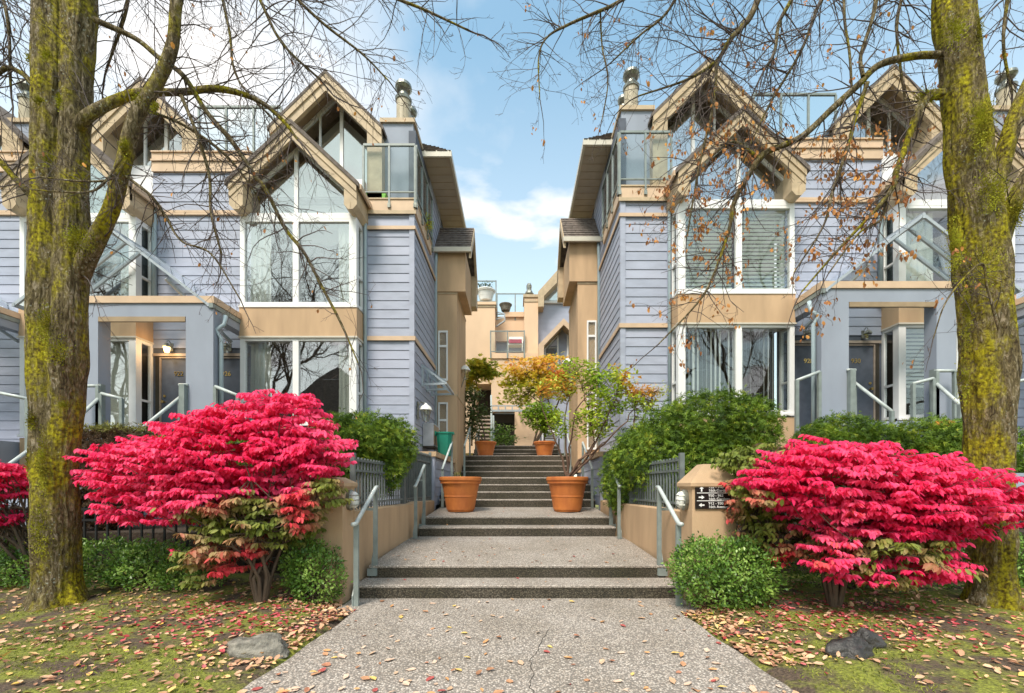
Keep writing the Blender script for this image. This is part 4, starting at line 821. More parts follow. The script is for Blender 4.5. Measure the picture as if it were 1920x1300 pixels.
    # --- porch rails
    def pr(px0, py0, px1, py1, Y0, Y1, p=True):
        a = W(px0, py0, Y0); b_ = W(px1, py1, Y1); a = (-a[0], a[1], a[2]); b_ = (-b_[0], b_[1], b_[2]); r = MB(T).tube([a, b_], .032, 8).out('stair_rail', M['railpale'], h, smooth=True)
        if p:
            for q in (a, b_): MB(T).box(q[0]-.03, q[0]+.03, q[1]-.03, q[1]+.03, q[2]-1.1, q[2]).out('rail_post', M['steel'], r)
    pr(268, 802, 338, 745, 7.9, 8.7); pr(336, 722, 352, 722, 8.68, 8.68, False); pr(404, 725, 446, 742, 8.7, 8.5)
    pr(140, 790, 184, 748, 7.8, 8.5); pr(190, 738, 228, 748, 8.5, 8.5); pr(150, 724, 184, 724, 8.5, 8.5)
    pr(-20, 733, 52, 748, 8.5, 8.5); pr(-30, 905, 60, 840, 7.2, 7.9)
    for (px, w_) in ((184, .055), (340, .055)):
        a = W(px, 722, 8.6); MB(T).box(-a[0]-w_, -a[0]+w_, 8.6, 8.7, 1.5, a[2]+.02).out('newel_post', M['steel'], h)
    return h
HL = townhouse(-1, 'left'); HR = townhouse(1, 'right')
# things fixed to the left side wall: lamp, air conditioner, glass awning
Tl = (-1, 0)
def side_fixtures(h, T):
    s = T[0]
    b = MB(T); x = 2.40
    b.box(x-.02, x, 10.2, 10.32, 3.0, 3.42).tube([(x, 10.26, 3.3), (x-.10, 10.26, 3.42), (x-.20, 10.26, 3.38)], .014, 6); l = b.out('wall_lamp', M['metal'], h)
    MB(T).lathe((x-.20, 10.26, 3.22), [(.155, 0), (.15, .02), (.12, .08), (.05, .13), (.02, .17)], 12).out('lamp_cap', M['lampwhite'], l)
    MB(T).lathe((x-.20, 10.26, 3.22), [(.03, -.30), (.075, -.26), (.125, -.02), (.13, 0)], 12).out('lamp_glass', M['glasslamp'], l)
    for k in range(6): a = k*math.pi/3; MB(T).tube([(x-.20+.13*math.cos(a), 10.26+.13*math.sin(a), 3.21), (x-.20+.07*math.cos(a), 10.26+.07*math.sin(a), 2.95)], .006, 5).out('lamp_bar', M['metal'], l)
    ac = MB(T).box(2.13, 2.40, 10.85, 11.55, 2.12+.30, 2.78+.22).out('air_conditioner', M['acbox'], h)
    MB(T).box(2.118, 2.129, 10.88, 11.52, 2.16+.30, 2.74+.22).out('grille', M['acgrille'], ac)
    MB(T).box(2.10, 2.40, 10.83, 11.57, 2.38, 2.41).out('shelf', M['darkframe'], ac)
    MB(T).tube([(2.11, 11.5, 2.9), (2.02, 11.7, 2.8), (2.04, 11.75, 2.3), (2.3, 11.8, 2.1)], .01, 6).out('cable', M['rope'], ac)
    # awning
    b = MB(T)
    for y in (10.75, 11.35, 11.95): b.bar((2.39, y, 4.42), (1.80, y, 3.98), .035, .05).bar((2.39, y, 3.95), (1.80, y, 3.98), .035, .05).bar((2.39, y, 3.9), (2.39, y, 4.45), .05, .05)
    b.bar((1.80, 10.70, 3.98), (1.80, 12.0, 3.98), .05, .05).bar((2.1, 10.7, 4.20), (2.1, 12.0, 4.20), .03, .03)
    aw = b.out('glass_awning', M['canopyframe'], h); MB(T).add([(2.39, 10.7, 4.47), (1.78, 10.7, 4.02), (1.78, 12, 4.02), (2.39, 12, 4.47), (2.39, 10.7, 4.48), (1.78, 10.7, 4.03), (1.78, 12, 4.03), (2.39, 12, 4.48)], [(3,2,1,0),(4,5,6,7),(0,1,5,4),(2,3,7,6),(1,2,6,5),(3,0,4,7)]).out('glass_pane', M['glassrail'], aw)
side_fixtures(HL, Tl)
for (hh, s, px, py) in ((HL, -1, 872, 695), (HR, 1, 1064, 682)):
    Y = 13.6; a = W(px, py, Y); x = abs(a[0]); z = a[2]; T = (s, 0)
    b = MB(T); b.tube([(1.79, Y, z-.55), (x, Y, z-.15), (x, Y, z)], .018, 6); l = b.out('wall_lamp', M['metal'], hh)
    MB(T).lathe((x, Y, z), [(.17, 0), (.16, .03), (.10, .12), (.02, .17)], 12).out('lamp_cap', M['lampwhite'], l); MB(T).lathe((x, Y, z), [(.05, -.30), (.10, -.25), (.14, -.02), (.14, -.001)], 12).out('lamp_glass', M['glasslamp'], l)
# ------------------------------------------------------------------ building closing the courtyard
def back_building():
    h = thing('courtyard_building', 'tan stucco building with a blue gabled wing at the far end of the steps', 'house', (0, 21, 2.9)); Y = 21.0
    def B(px0, px1, py0, py1, Ya, Yb, name, m, parent=h):
        a = W(px0, py1, Ya); c = W(px1, py0, Ya); return MB().box(a[0], c[0], Ya, Yb, a[2], c[2]).out(name, m, parent)
    B(820, 928, 576, 720, Y, Y+3, 'wall', M['tanlight']); B(818, 930, 566, 571, Y-.08, Y+3, 'coping', M['tanlight']); B(820, 929, 571, 576, Y-.03, Y+3, 'coping', M['beige'])
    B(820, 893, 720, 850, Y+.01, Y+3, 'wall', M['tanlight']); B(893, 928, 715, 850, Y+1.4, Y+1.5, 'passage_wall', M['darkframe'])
    B(921, 1012, 672, 770, Y-.3, Y+.6, 'wall', M['tanlight']); B(919, 1012, 662, 672, Y-.36, Y+.6, 'balcony_edge', M['tanlight'])
    B(928, 984, 612, 664, Y+1.2, Y+1.3, 'wall', M['bluegrey']); B(928, 1000, 594, 640, Y+1.0, Y+1.19, 'wall', M['tanlight']); B(945, 987, 585, 594, Y+.9, Y+1.3, 'coping', M['tanlight'])
    B(983, 1009, 557, 850, Y-.2, Y+.8, 'pier', M['tanlight']); B(981, 1011, 552, 557, Y-.26, Y+.9, 'pier_cap', M['beige']); B(983, 1008, 563, 566, Y-.23, Y-.201, 'pier_reveal', M['beige'])
    a = W(992, 552, Y+.2); MB().lathe(a, [(.22, 0), (.18, .12), (.12, .2), (.14, .42), (.09, .52), (.02, .55)], 10).out('vent', M['metal'], h)
    # balcony rail
    def rail(px0, px1, py0, py1, Yr, n, nm):
        p = W(px0, py1, Yr); q = W(px1, py0, Yr); r = MB().box(p[0], q[0], Yr, Yr+.04, q[2]-.05, q[2]).out(nm, M['steel'], h); MB().box(p[0], q[0], Yr, Yr+.04, p[2], p[2]+.04).out('lower_rail', M['steel'], r)
        for k in range(n): x = p[0]+(q[0]-p[0])*k/(n-1); MB().box(x-.03, x+.03, Yr-.02, Yr+.05, p[2]-.3, q[2]).out('post', M['steel'], r)
        for k in range(n-1):
            x0 = p[0]+(q[0]-p[0])*k/(n-1)+.05; x1 = p[0]+(q[0]-p[0])*(k+1)/(n-1)-.05; MB().box(x0, x1, Yr+.01, Yr+.018, p[2]+.05, q[2]-.06).out('glass_pane', M['glassrail'], r)
    rail(920, 983, 620, 660, Y-.38, 3, 'balcony_railing'); rail(893, 930, 526, 566, Y+.1, 2, 'deck_railing'); rail(932, 1000, 550, 590, Y+1.0, 3, 'deck_railing')
    # small glazed awning
    p = W(930, 613, Y+.3); q = W(947, 585, Y+.3); MB().add([(p[0], Y+.3, q[2]), (q[0], Y-.2, q[2]-.3), (q[0], Y-.2, p[2]+.2), (p[0], Y+.3, p[2])], [(0,1,2,3)]).out('awning_glass', M['glassrail'], h)
    MB().bar((p[0], Y+.3, q[2]), (q[0], Y-.2, q[2]-.3), .05).bar((q[0], Y-.2, q[2]-.3), (q[0], Y-.2, p[2]+.1), .05).bar((p[0], Y+.3, p[2]), (q[0], Y-.2, p[2]+.1), .06).bar((p[0], Y+.3, (p[2]+q[2])/2), (q[0], Y-.2, (p[2]+q[2])/2-.1), .04).out('awning_frame', M['canopyframe'], h)
    # ground floor: entry, canopy, pale wall
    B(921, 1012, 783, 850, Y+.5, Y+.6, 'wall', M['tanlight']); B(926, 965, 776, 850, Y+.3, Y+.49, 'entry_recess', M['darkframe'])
    d = B(934, 961, 793, 850, Y+.24, Y+.29, 'door', M['door']); B(965, 1012, 770, 850, Y-.28, Y+.49, 'wall', M['tanlight'])
    b = MB(); p = W(921, 772, Y-1.2); q = W(1000, 760, Y-1.2)
    b.box(p[0], q[0], Y-1.2, Y-1.1, p[2], p[2]+.09).box(p[0], q[0], Y-1.2, Y-1.14, q[2]-.05, q[2])
    for k in range(7): x = p[0]+(q[0]-p[0])*k/6; b.box(x-.025, x+.025, Y-1.2, Y-.3, p[2]+.09, q[2]-.05)
    b.out('entry_canopy', M['canopyframe'], h)
    # blue wing with gables
    B(1008, 1100, 568, 850, Y+.3, Y+3, 'wing_wall', M['bluegrey']).data.materials[0] = M['siding3']
    a0 = W(1012, 568, Y); 
    def poly(pts, Ya, Yb, name, m, par=h):
        q = [W(px, py, Ya) for px, py in pts]; q = [(v[0], v[2]) for v in q]
        ar = sum(q[i][0]*q[(i+1) % len(q)][1]-q[(i+1) % len(q)][0]*q[i][1] for i in range(len(q)))
        if ar < 0: q = q[::-1]
        return MB().prism(q, Ya, Yb).out(name, m, par)
    g = poly([(1009, 547), (1044, 508), (1080, 470), (1090, 482), (1020, 555), (1020, 575), (1009, 575)], Y-.4, Y+.28, 'gable_frame', M['beige'])
    poly([(1020, 568), (1020, 556), (1085, 489), (1100, 500), (1100, 568)], Y+.3, Y+.4, 'gable_panel', M['whitepanel'])
    wnn = poly([(1022, 563), (1050, 533), (1070, 533), (1070, 563)], Y+.22, Y+.26, 'gable_window', M['glassbright']); B(1020, 1075, 564, 568, Y+.15, Y+.29, 'sill', M['white'], wnn)
    poly([(1010, 646), (1057, 597), (1100, 640), (1100, 652), (1057, 609), (1020, 648), (1020, 700), (1010, 700)], Y-.8, Y+.0, 'lower_gable', M['beigeorange'])
    poly([(1020, 700), (1020, 650), (1056, 613), (1090, 645), (1090, 700)], Y-.1, Y+.0, 'gable_infill', M['siding3'])
    wn = poly([(1022, 670), (1022, 655), (1045, 630), (1045, 670)], Y-.16, Y-.13, 'window', M['glassbright']); b = MB()
    for (u, v) in (((1022, 655), (1046, 629)), ((1046, 629), (1046, 690)), ((1022, 690), (1022, 655)), ((1020, 671), (1046, 671))): p = W(u[0], u[1], Y-.2); q = W(v[0], v[1], Y-.2); b.bar(p, q, .07, .05)
    b.out('frame', M['white'], wn); B(1021, 1045, 672, 692, Y-.16, Y-.13, 'glass_pane', M['glass'], wn); B(1063, 1066, 618, 700, Y-.2, Y-.11, 'corner_trim', M['white'])
    # window air conditioner right of the steps
    w_ = B(1016, 1042, 806, 828, Y-.36, Y-.29, 'window', M['white']); B(1018, 1040, 810, 826, Y-.44, Y-.361, 'air_conditioner', M['acbox'], w_); 
    for k in range(4): B(1020, 1038, 812+3.2*k, 813.4+3.2*k, Y-.455, Y-.441, 'louvre', M['darkframe'], w_)
    # timber stair going up on the left with rail
    for k in range(9):
        p = W(893, 835-7.0*k, 18.5+.25*k); MB().box(p[0], p[0]+.75, 18.5+.25*k, 18.8+.25*k, p[2]-.06, p[2]).out('timber_tread', M['doortrim'], h)
    MB().tube([W(922, 832, 17.5), W(921, 742, 19)], .04, 8).tube([W(926, 838, 17.5), W(925, 780, 18.4)], .04, 8).out('stair_rail', M['railpale'], h)
back_building()
# back balcony chair, roof pots
c = thing('balcony_chair', 'white chair with red cushion on the far balcony', 'chair', W(965, 664, 21.4)); p = W(965, 662, 21.4)
MB().box(p[0]-.35, p[0]+.4, 21.2, 21.7, p[2]+.35, p[2]+.42).out('seat', M['plasticwhite'], c); MB().prismx([(21.68, p[2]+.42), (21.8, p[2]+.95), (21.84, p[2]+.95), (21.74, p[2]+.42)], p[0]-.30, p[0]+.42).out('backrest', M['plasticwhite'], c)
MB().box(p[0]-.28, p[0]+.36, 21.15, 21.66, p[2]+.421, p[2]+.60).out('cushion', M['redcushion'], c)
for dx in (-.33, .38):
    for dy in (21.22, 21.68): MB().box(p[0]+dx-.02, p[0]+dx+.02, dy-.02, dy+.02, p[2], p[2]+.35).out('leg', M['plasticwhite'], c)
# ------------------------------------------------------------------ pots, bin, small things
def pot(loc, r, hgt, label, name='terracotta_pot', m='terracotta', group='terracotta pots on the steps'):
    t = thing(name, label, 'pot', loc, group); b = MB(); x, y, z = loc
    b.lathe((x, y, z), [(r*.60, 0), (r*.63, hgt*.05), (r*.66, hgt*.06), (r*.755, hgt*.42), (r*.775, hgt*.43), (r*.775, hgt*.45), (r*.765, hgt*.46), (r*.88, hgt*.80)], 64); b.out('body', M[m], t)
    b = MB(); b.lathe((x, y, z), [(r*.89, hgt*.80), (r*.95, hgt*.81), (r*.96, hgt*.85), (r*.935, hgt*.865), (r*.975, hgt*.88), (r*1.0, hgt*.91), (r*.995, hgt*.98), (r*.97, hgt), (r*.90, hgt), (r*.86, hgt*.93)], 64); b.out('rim', M[m], t)
    b = MB(); K = 24; vs = [(x, y, z+hgt*.95)]
    for q, rr in enumerate((.3, .6, .87)):
        for k in range(K): a = 2*math.pi*k/K; vs.append((x+r*rr*math.cos(a), y+r*rr*math.sin(a), z+hgt*.95+random.uniform(-.015, .02)))
    fs = [(0, 1+k, 1+(k+1) % K) for k in range(K)]+[(1+q*K+k, 1+(q+1)*K+k, 1+(q+1)*K+(k+1) % K, 1+q*K+(k+1) % K) for q in range(2) for k in range(K)]
    b.add(vs, fs); b.out('soil', M['soil'], t, smooth=True); return t
PL = (-1.225, 9.22, .85); PR = (1.08, 9.22, .85)
pot(PL, .455, .74, 'large terracotta pot with nothing but a stub growing, left of the landing')
pot(PR, .455, .74, 'large terracotta pot holding the multi-stemmed shrub, right of the landing')
P2L = (-1.10, 14.75, 2.423); P2R = (.94, 14.75, 2.423)
pot(P2L, .385, .50, 'smaller terracotta pot with a dark shrub, upper left of the steps'); pot(P2R, .385, .50, 'smaller terracotta pot with a round green bush, upper right of the steps')
q = W(911, 566, 21.3); pot(q, .47, .55, 'pale round pot with a spindly plant on the far roof deck', 'planter', 'plasticwhite', 'pots on the far roof deck'); RP = (q[0], q[1], q[2]+.5)
q2 = W(948, 584, 22); pot(q2, .33, .35, 'small pale pot on the far roof deck beside the pier', 'planter', 'stone', 'pots on the far roof deck')
bn = thing('garden_bin', 'green plastic bin standing on the tan wall cap left of the steps', 'bin', (-1.87, 11.0, 2.172)); x, y, z = -1.87-.0, 11.0, 2.172
def taper(b, x, y, z0, z1, a0, a1, c=.25):
    vs = []
    for (zz_, a) in ((z0, a0), (z1, a1)):
        for (sx, sy) in ((-1,-.6),(-.6,-1),(.6,-1),(1,-.6),(1,.6),(.6,1),(-.6,1),(-1,.6)): vs.append((x+sx*a, y+sy*a, zz_))
    b.add(vs, [tuple(range(7,-1,-1)), tuple(range(8,16))]+[(k, (k+1) % 8, 8+(k+1) % 8, 8+k) for k in range(8)])
b = MB(); taper(b, x, y, z, z+.56, .15, .195); b.out('body', M['greenbin'], bn)
b = MB(); taper(b, x, y, z+.56, z+.60, .215, .215); b.out('rim', M['greenbin'], bn)
b = MB(); b.box(x-.25, x-.21, y-.1, y+.1, z+.52, z+.63); b.box(x+.21, x+.24, y-.08, y+.08, z+.55, z+.61); b.out('handle', M['greenbin'], bn)
pb = W(706, 372, 10.1); t = thing('planter_box', 'lime green planter box on the left corner balcony', 'planter', (pb[0], 10.12, 8.1)); MB().prism([(pb[0]-.20, 8.08), (pb[0]+.20, 8.08), (pb[0]+.25, 8.30), (pb[0]-.25, 8.30)], 10.02, 10.22).out('box', mat('lime_plastic', (.25, .62, .08), .5), t); MB().box(pb[0]-.26, pb[0]+.26, 10.01, 10.23, 8.28, 8.31).out('rim', M['plasticwhite'], t)
pk = W(1767, 794, 7.6); t = thing('pumpkin', 'orange pumpkin on the porch rail wall behind the right cedar hedge', 'pumpkin', (pk[0], pk[1], pk[2]-.1)); b = MB(); vs = []; fs = []; K = 24; J = 10
for j in range(J+1):
    th = math.pi*j/J
    for k in range(K): a = 2*math.pi*k/K; rr = .18*math.sin(th)*(1+.06*abs(math.cos(a*5))); vs.append((pk[0]+rr*math.cos(a), pk[1]+rr*math.sin(a), pk[2]-.05+.11*math.cos(th)))
for j in range(J):
    for k in range(K): fs.append((j*K+k, (j+1)*K+k, (j+1)*K+(k+1) % K, j*K+(k+1) % K))
b.add(vs, fs); b.out('flesh', M['pumpkin'], t, smooth=True); MB().tube([(pk[0], pk[1], pk[2]+.04), (pk[0]+.02, pk[1], pk[2]+.1)], .015, 6).out('stalk', M['bark'], t)
MB().box(pk[0]-1.2, pk[0]+1.2, pk[1]-.15, pk[1]+.25, .75, pk[2]-.16).out('porch_wall', M['bluegrey'], HR)
# boulders
def rock(px, py, wpx, hpx, label, m, seed, lumps=1):
    Y = F*(EYE-.03)/(py-CY); x = (px-CX)/F*Y; sx = wpx/F*Y/2; sz = hpx/F*Y*.62
    import bmesh
    bm = bmesh.new(); bmesh.ops.create_icosphere(bm, subdivisions=4, radius=1)
    for v in bm.verts:
        p = v.co.copy(); n1 = mnoise.noise(p*1.3+Vector((seed, 0, 0)))*.35+mnoise.noise(p*3.1+Vector((seed, 4, 0)))*.13+mnoise.noise(p*8+Vector((seed, 4, 0)))*.04
        f = 1+n1; p *= f; v.co = Vector((p.x*sx, p.y*sx*.62, max(p.z, -.3)*sz))
    me = bpy.data.meshes.new('boulder'); bm.to_mesh(me); bm.free(); me.materials.append(M[m]); me.polygons.foreach_set('use_smooth', [True]*len(me.polygons))
    o = bpy.data.objects.new('boulder', me); COL.objects.link(o); o.location = (x, Y, ground_z(x, Y)+sz*.05); tag(o, label, 'rock')
rock(483, 1222, 118, 42, 'flat pale grey boulder at the left edge of the path', 'stone', 3)
rock(1592, 1236, 84, 44, 'dark wet-looking rock on the moss right of the path', 'stonedark', 11); rock(1628, 1222, 56, 46, 'small dark rock tucked behind the larger wet one', 'stonedark', 21)
# ------------------------------------------------------------------ black fences along the street
def black_fence(x0, x1, Y, zb, zt, label):
    f = thing('iron_fence', label, 'fence', ((x0+x1)/2, Y, zb)); n = int(abs(x1-x0)/.145)
    me = None
    for k in range(n+1):
        x = x0+(x1-x0)*k/n
        if me is None: o = MB().box(-.010, .010, -.010, .010, 0, zt-zb).out('bar', M['blackiron'], None); me = o.data; o.parent = f; o.location = (x-WO[f.name][0], 0, 0); WO[o.name] = (x, Y, zb)
        else: o = bpy.data.objects.new('bar', me); COL.objects.link(o); place(o, (x, Y, zb), f)
    for zz_ in (zt-.03, zt-.17, zb+.10): MB().box(min(x0, x1), max(x0, x1), Y-.015, Y+.015, zz_-.014, zz_+.014).out('rail', M['blackiron'], f)
black_fence(-8.0, -2.66, 5.55, .35, 1.12, 'black iron fence behind the left box hedge'); black_fence(2.70, 8.4, 5.55, .35, 1.22, 'black iron fence behind the right trunk and bush')
# ================================================================== vegetation
def leaf_template(kind):
    if kind == 'oval':      # folded leaf, along +x, 4 quads/tris as quads
        v = np.array([[0,0,0],[.28,.20,.05],[.28,-.20,.05],[.62,.22,.05],[.62,-.22,.05],[1,0,-.03],[.3,0,-.02],[.64,0,-.03]]); f = np.array([[0,6,1,1],[0,2,6,6],[1,6,7,3],[6,2,4,7],[3,7,5,5],[7,4,5,5]])
        return v, f
    if kind == 'quad':
        v = np.array([[0,0,0],[.5,.26,.03],[1,0,0],[.5,-.26,.03]]); return v, np.array([[0,3,2,1]])
    if kind == 'narrow':
        v = np.array([[0,0,0],[.45,.13,.03],[1,0,-.05],[.45,-.13,.03]]); return v, np.array([[0,3,2,1]])
    if kind == 'spray':     # flat scaly cedar spray: three fingers
        v = np.array([[0,0,0],[.45,.05,0],[1,0,-.08],[.45,-.05,0],[.25,.03,0],[.60,.34,-.05],[.35,.02,0],[.72,.28,-.05],[.25,-.03,0],[.60,-.34,-.05],[.35,-.02,0],[.72,-.28,-.05]]); return v, np.array([[0,3,2,1],[4,6,7,5],[8,9,11,10]])
    if kind == 'maple':     # palmate, five pointed lobes
        ang = np.radians([-150,-110,-75,-45,-25,0,25,45,75,110,150]); rad = np.array([.25,.5,.22,.62,.25,.75,.25,.62,.22,.5,.25]); v = [[0,0,0]]
        for a, r in zip(ang, rad): v.append([.35+r*math.cos(a), r*math.sin(a), -.12*r])
        f = [[0, i, i+1, i+1] for i in range(1, 11)]; f = []
        for i in range(1, 10, 2): f.append([0, i, i+1, i+2])
        return np.array(v), np.array(f)
    if kind == 'curl':      # dry curled leaf
        v = np.array([[0,0,.05],[.3,.30,.16],[.3,0,0],[.3,-.28,.14],[.7,.27,.18],[.72,0,.02],[.7,-.25,.12],[1,.03,.10]]); f = np.array([[0,2,1,1],[0,3,2,2],[1,2,5,4],[2,3,6,5],[4,5,7,7],[5,6,7,7]]); return v, f
def leaves(name, P, Dr, Nr, S, kind, m, parent=None, tone=None, kindtag='stuff'):
    P = np.asarray(P, float); n = len(P); Dr = np.asarray(Dr, float); Nr = np.asarray(Nr, float)
    Dr = Dr/(np.linalg.norm(Dr, axis=1)[:, None]+1e-9); Y_ = np.cross(Nr, Dr); Y_ /= np.linalg.norm(Y_, axis=1)[:, None]+1e-9; Z_ = np.cross(Dr, Y_)
    tv, tf = leaf_template(kind); k = len(tv); S = np.broadcast_to(np.asarray(S, float), (n,))
    V = P[:, None, :]+S[:, None, None]*(tv[None, :, 0:1]*Dr[:, None, :]+tv[None, :, 1:2]*Y_[:, None, :]+tv[None, :, 2:3]*Z_[:, None, :])
    V = V.reshape(-1, 3); 
    if tone is None: tone = RNG.random(n)
    # triangles: split quads, drop degenerate
    tri = []
    for f in tf:
        tri.append([f[0], f[1], f[2]])
        if f[3] != f[2]: tri.append([f[0], f[2], f[3]])
    tri = np.array(tri); Fc = (np.arange(n)[:, None, None]*k+tri[None]).reshape(-1, 3)
    return mesh_obj(name, V, Fc, m, parent, smooth=False, kind=kindtag, tone=np.repeat(np.clip(tone, 0, 1), k))
def rvec(n): v = RNG.normal(size=(n, 3)); return v/np.linalg.norm(v, axis=1)[:, None]
def nz(P, sc, seed=0): return np.array([mnoise.noise(Vector((p[0]*sc+seed, p[1]*sc, p[2]*sc))) for p in P])
def multi_tubes(name, paths, radii, sides, m, parent, kind=None):
    V, Fc = tube_geo([np.array(p, float) for p in paths], [np.array(r, float) for r in radii], sides); return mesh_obj(name, V, Fc, m, parent, smooth=True, kind=kind)
# ---- winged burning bush with drooping leaf pairs in flat tiers
def burning_bush(base, blobs, ntips, label, turn=None, seedn=0, name='burning_bush', lowturn=0.25, leafn=40):
    t = thing(name, label, 'bush', base, 'crimson autumn bushes along the front'); base = np.array(base)
    w_ = np.array([b[3]*b[4]*b[5] for b in blobs]); w_ = w_/w_.sum(); tips = []; 
    while len(tips) < ntips:
        b = blobs[RNG.choice(len(blobs), p=w_)]; v = rvec(1)[0]; r = RNG.uniform(.35, 1.0)**.5
        p = np.array(b[:3])+v*r*np.array(b[3:6]); 
        if p[2] < base[2]+.25: continue
        g_ = .095; wv_ = .05*mnoise.noise(Vector((p[0]*1.6, p[1]*1.6, seedn)))+.04*abs(p[0]-b[0]); p[2] = round((p[2]-wv_)/g_)*g_*.5+(p[2]-wv_)*.5+wv_+RNG.normal()*.025
        tips.append(p)
    tips = np.array(tips); P = []; Dv = []; N = []; S = []; tone = []; twp = []; twr = []
    c0 = np.mean([b[:3] for b in blobs], axis=0)
    for p in tips:
        out_ = p-np.array([c0[0], c0[1], p[2]]); out_[2] = 0; L_ = np.linalg.norm(out_)+1e-6; out_ /= L_; a = RNG.normal()*.6; ca, sa = math.cos(a), math.sin(a); d = np.array([out_[0]*ca-out_[1]*sa, out_[0]*sa+out_[1]*ca, RNG.normal()*.16+.08]); ln = RNG.uniform(.10, .26)
        n = int(leafn*ln/.22); st = p-d*ln*.5; twp.append([st-d*.05-np.array([0, 0, .02]), st+d*ln*.5, st+d*ln]); twr.append([.004, .003, .0015])
        tn = np.clip(.5+.5*mnoise.noise(Vector(tuple(p*1.7+seedn)))*1.4+RNG.normal()*.12, 0, 1)
        lat = np.array([-d[1], d[0], 0])
        for k in range(n):
            q = st+d*ln*(k/n); sd_ = 1 if k % 2 else -1; q = q+lat*sd_*RNG.uniform(.0, .05)+d*RNG.normal()*.01
            dv = lat*sd_*RNG.uniform(.1, 1.0)+d*RNG.uniform(-.3, .7)+np.array([0, 0, -RNG.uniform(.35, 1.15)])
            P.append(q); Dv.append(dv); N.append(d*.4+np.array([0, -.35, .5])+lat*sd_*.9+RNG.normal(size=3)*.25); S.append(RNG.uniform(.044, .080)); tone.append(tn*.75+RNG.random()*.25)
    P = np.array(P); Dv = np.array(Dv); N = np.array(N); S = np.array(S); tone = np.array(tone)
    hgt = (P[:, 2]-base[2]); 
    tm = turn(P) if turn else np.zeros(len(P), bool)
    if (~tm).any(): leaves('crimson_foliage', P[~tm], Dv[~tm], N[~tm], S[~tm], 'oval', M['redleaf'], t, tone[~tm])
    if tm.any(): leaves('turning_foliage', P[tm], Dv[tm], N[tm], S[tm]*1.1, 'oval', M['turnleaf'], t, np.clip(tone[tm]*.6+.12+.8*(nz(P[tm], 2.6, 5)+.2), 0, 1))
    # branching stems
    stems = []; rr = []; 
    for k in range(11):
        a = 2*math.pi*k/11+RNG.normal()*.2; tip = tips[RNG.integers(len(tips))]; mid = base+np.array([math.cos(a)*.10, math.sin(a)*.10, .28]); 
        pts = [base+np.array([math.cos(a)*.03, math.sin(a)*.03, -.05]), mid]; e = tip
        for f in (.3, .55, .8, 1.0): pts.append(mid*(1-f)+e*f+np.array([RNG.normal()*.03, RNG.normal()*.03, .06*math.sin(f*3)]))
        stems.append(pts); rr.append([.028, .020, .014, .010, .007, .004])
        for q in range(14):
            tip2 = tips[np.argsort(np.linalg.norm(tips-np.array(pts[3])+RNG.normal(size=3)*.25, axis=1))[RNG.integers(60)]]; m0 = np.array(pts[2+q % 3]); stems.append([m0, m0*.5+tip2*.5+np.array([0, 0, -.03]), tip2]); rr.append([.008, .005, .003])
    multi_tubes('stems', stems, rr, 6, M['bark'], t); multi_tubes('twigs', twp, twr, 3, M['twig'], t, 'stuff'); return t
zl = ground_z(-2.8, 4.3)
xb, yb_, _ = W(463, 1140, 4.5)
burning_bush((xb, 4.75, ground_z(xb, 4.75)), [(W(450, 850, 5.0)[0], 4.85, H(850, 4.9), 1.02, .62, .50), (W(520, 800, 5)[0], 4.9, H(800, 4.9), .62, .5, .42), (W(300, 880, 4.9)[0], 4.8, H(875, 4.9), .74, .5, .34), (W(600, 850, 4.9)[0], 4.8, H(850, 4.9), .38, .38, .30), (W(255, 960, 4.8)[0], 4.7, H(945, 4.8), .35, .3, .22), (W(500, 980, 4.8)[0], 4.75, H(970, 4.8), .62, .40, .38), (W(420, 1050, 4.7)[0], 4.62, H(1035, 4.7), .40, .3, .30), (W(330, 945, 4.8)[0], 4.75, H(940, 4.8), .52, .4, .26), (W(440, 930, 4.8)[0], 4.7, H(925, 4.8), .6, .45, .3), (W(590, 930, 4.8)[0], 4.75, H(930, 4.8), .34, .3, .28)],
     1450, 'large crimson bush left of the steps, its lower right side still green and bronze', lambda P: ((P[:, 2]-(H(930, 4.8)+(P[:, 0]-W(450, 0, 4.8)[0])*.20)) < -.04+.30*nz(P, 2.4, 2)+.03*RNG.normal(size=len(P))) & (P[:, 0] > W(345, 0, 4.8)[0]+.3*nz(P, 2, 7)), 1.3)
xr, yr_, _ = W(1590, 1130, 4.3)
burning_bush((xr+.05, 4.55, ground_z(xr, 4.55)), [(W(1580, 900, 4.5)[0], 4.45, H(905, 4.5), 1.12, .6, .42), (W(1640, 960, 4.5)[0], 4.35, H(965, 4.5), .95, .45, .30), (W(1720, 930, 4.4)[0], 4.25, H(925, 4.4), .80, .45, .36), (W(1850, 945, 4.3)[0], 4.2, H(940, 4.3), .42, .3, .22), (W(1560, 860, 4.5)[0], 4.5, H(860, 4.5), .62, .45, .22), (W(1640, 1010, 4.4)[0], 4.3, H(1010, 4.3), .62, .4, .22), (W(1740, 1050, 4.3)[0], 4.2, H(1055, 4.3), .34, .3, .14), (W(1600, 1085, 4.3)[0], 4.2, H(1080, 4.2), .20, .2, .12), (W(1570, 1030, 4.3)[0], 4.25, H(1035, 4.3), .34, .3, .2), (W(1680, 1060, 4.3)[0], 4.2, H(1060, 4.3), .4, .3, .18)],
     1400, 'large even crimson bush right of the path in front of the mossy trunk', lambda P: ((P[:, 2] < H(1000, 4.4)) & (nz(P, 3, 4) > .15)) | ((P[:, 0] < W(1440, 0, 4.4)[0]+.2*nz(P, 3, 1)) & (nz(P, 3, 4) > -.15)), 4.1)
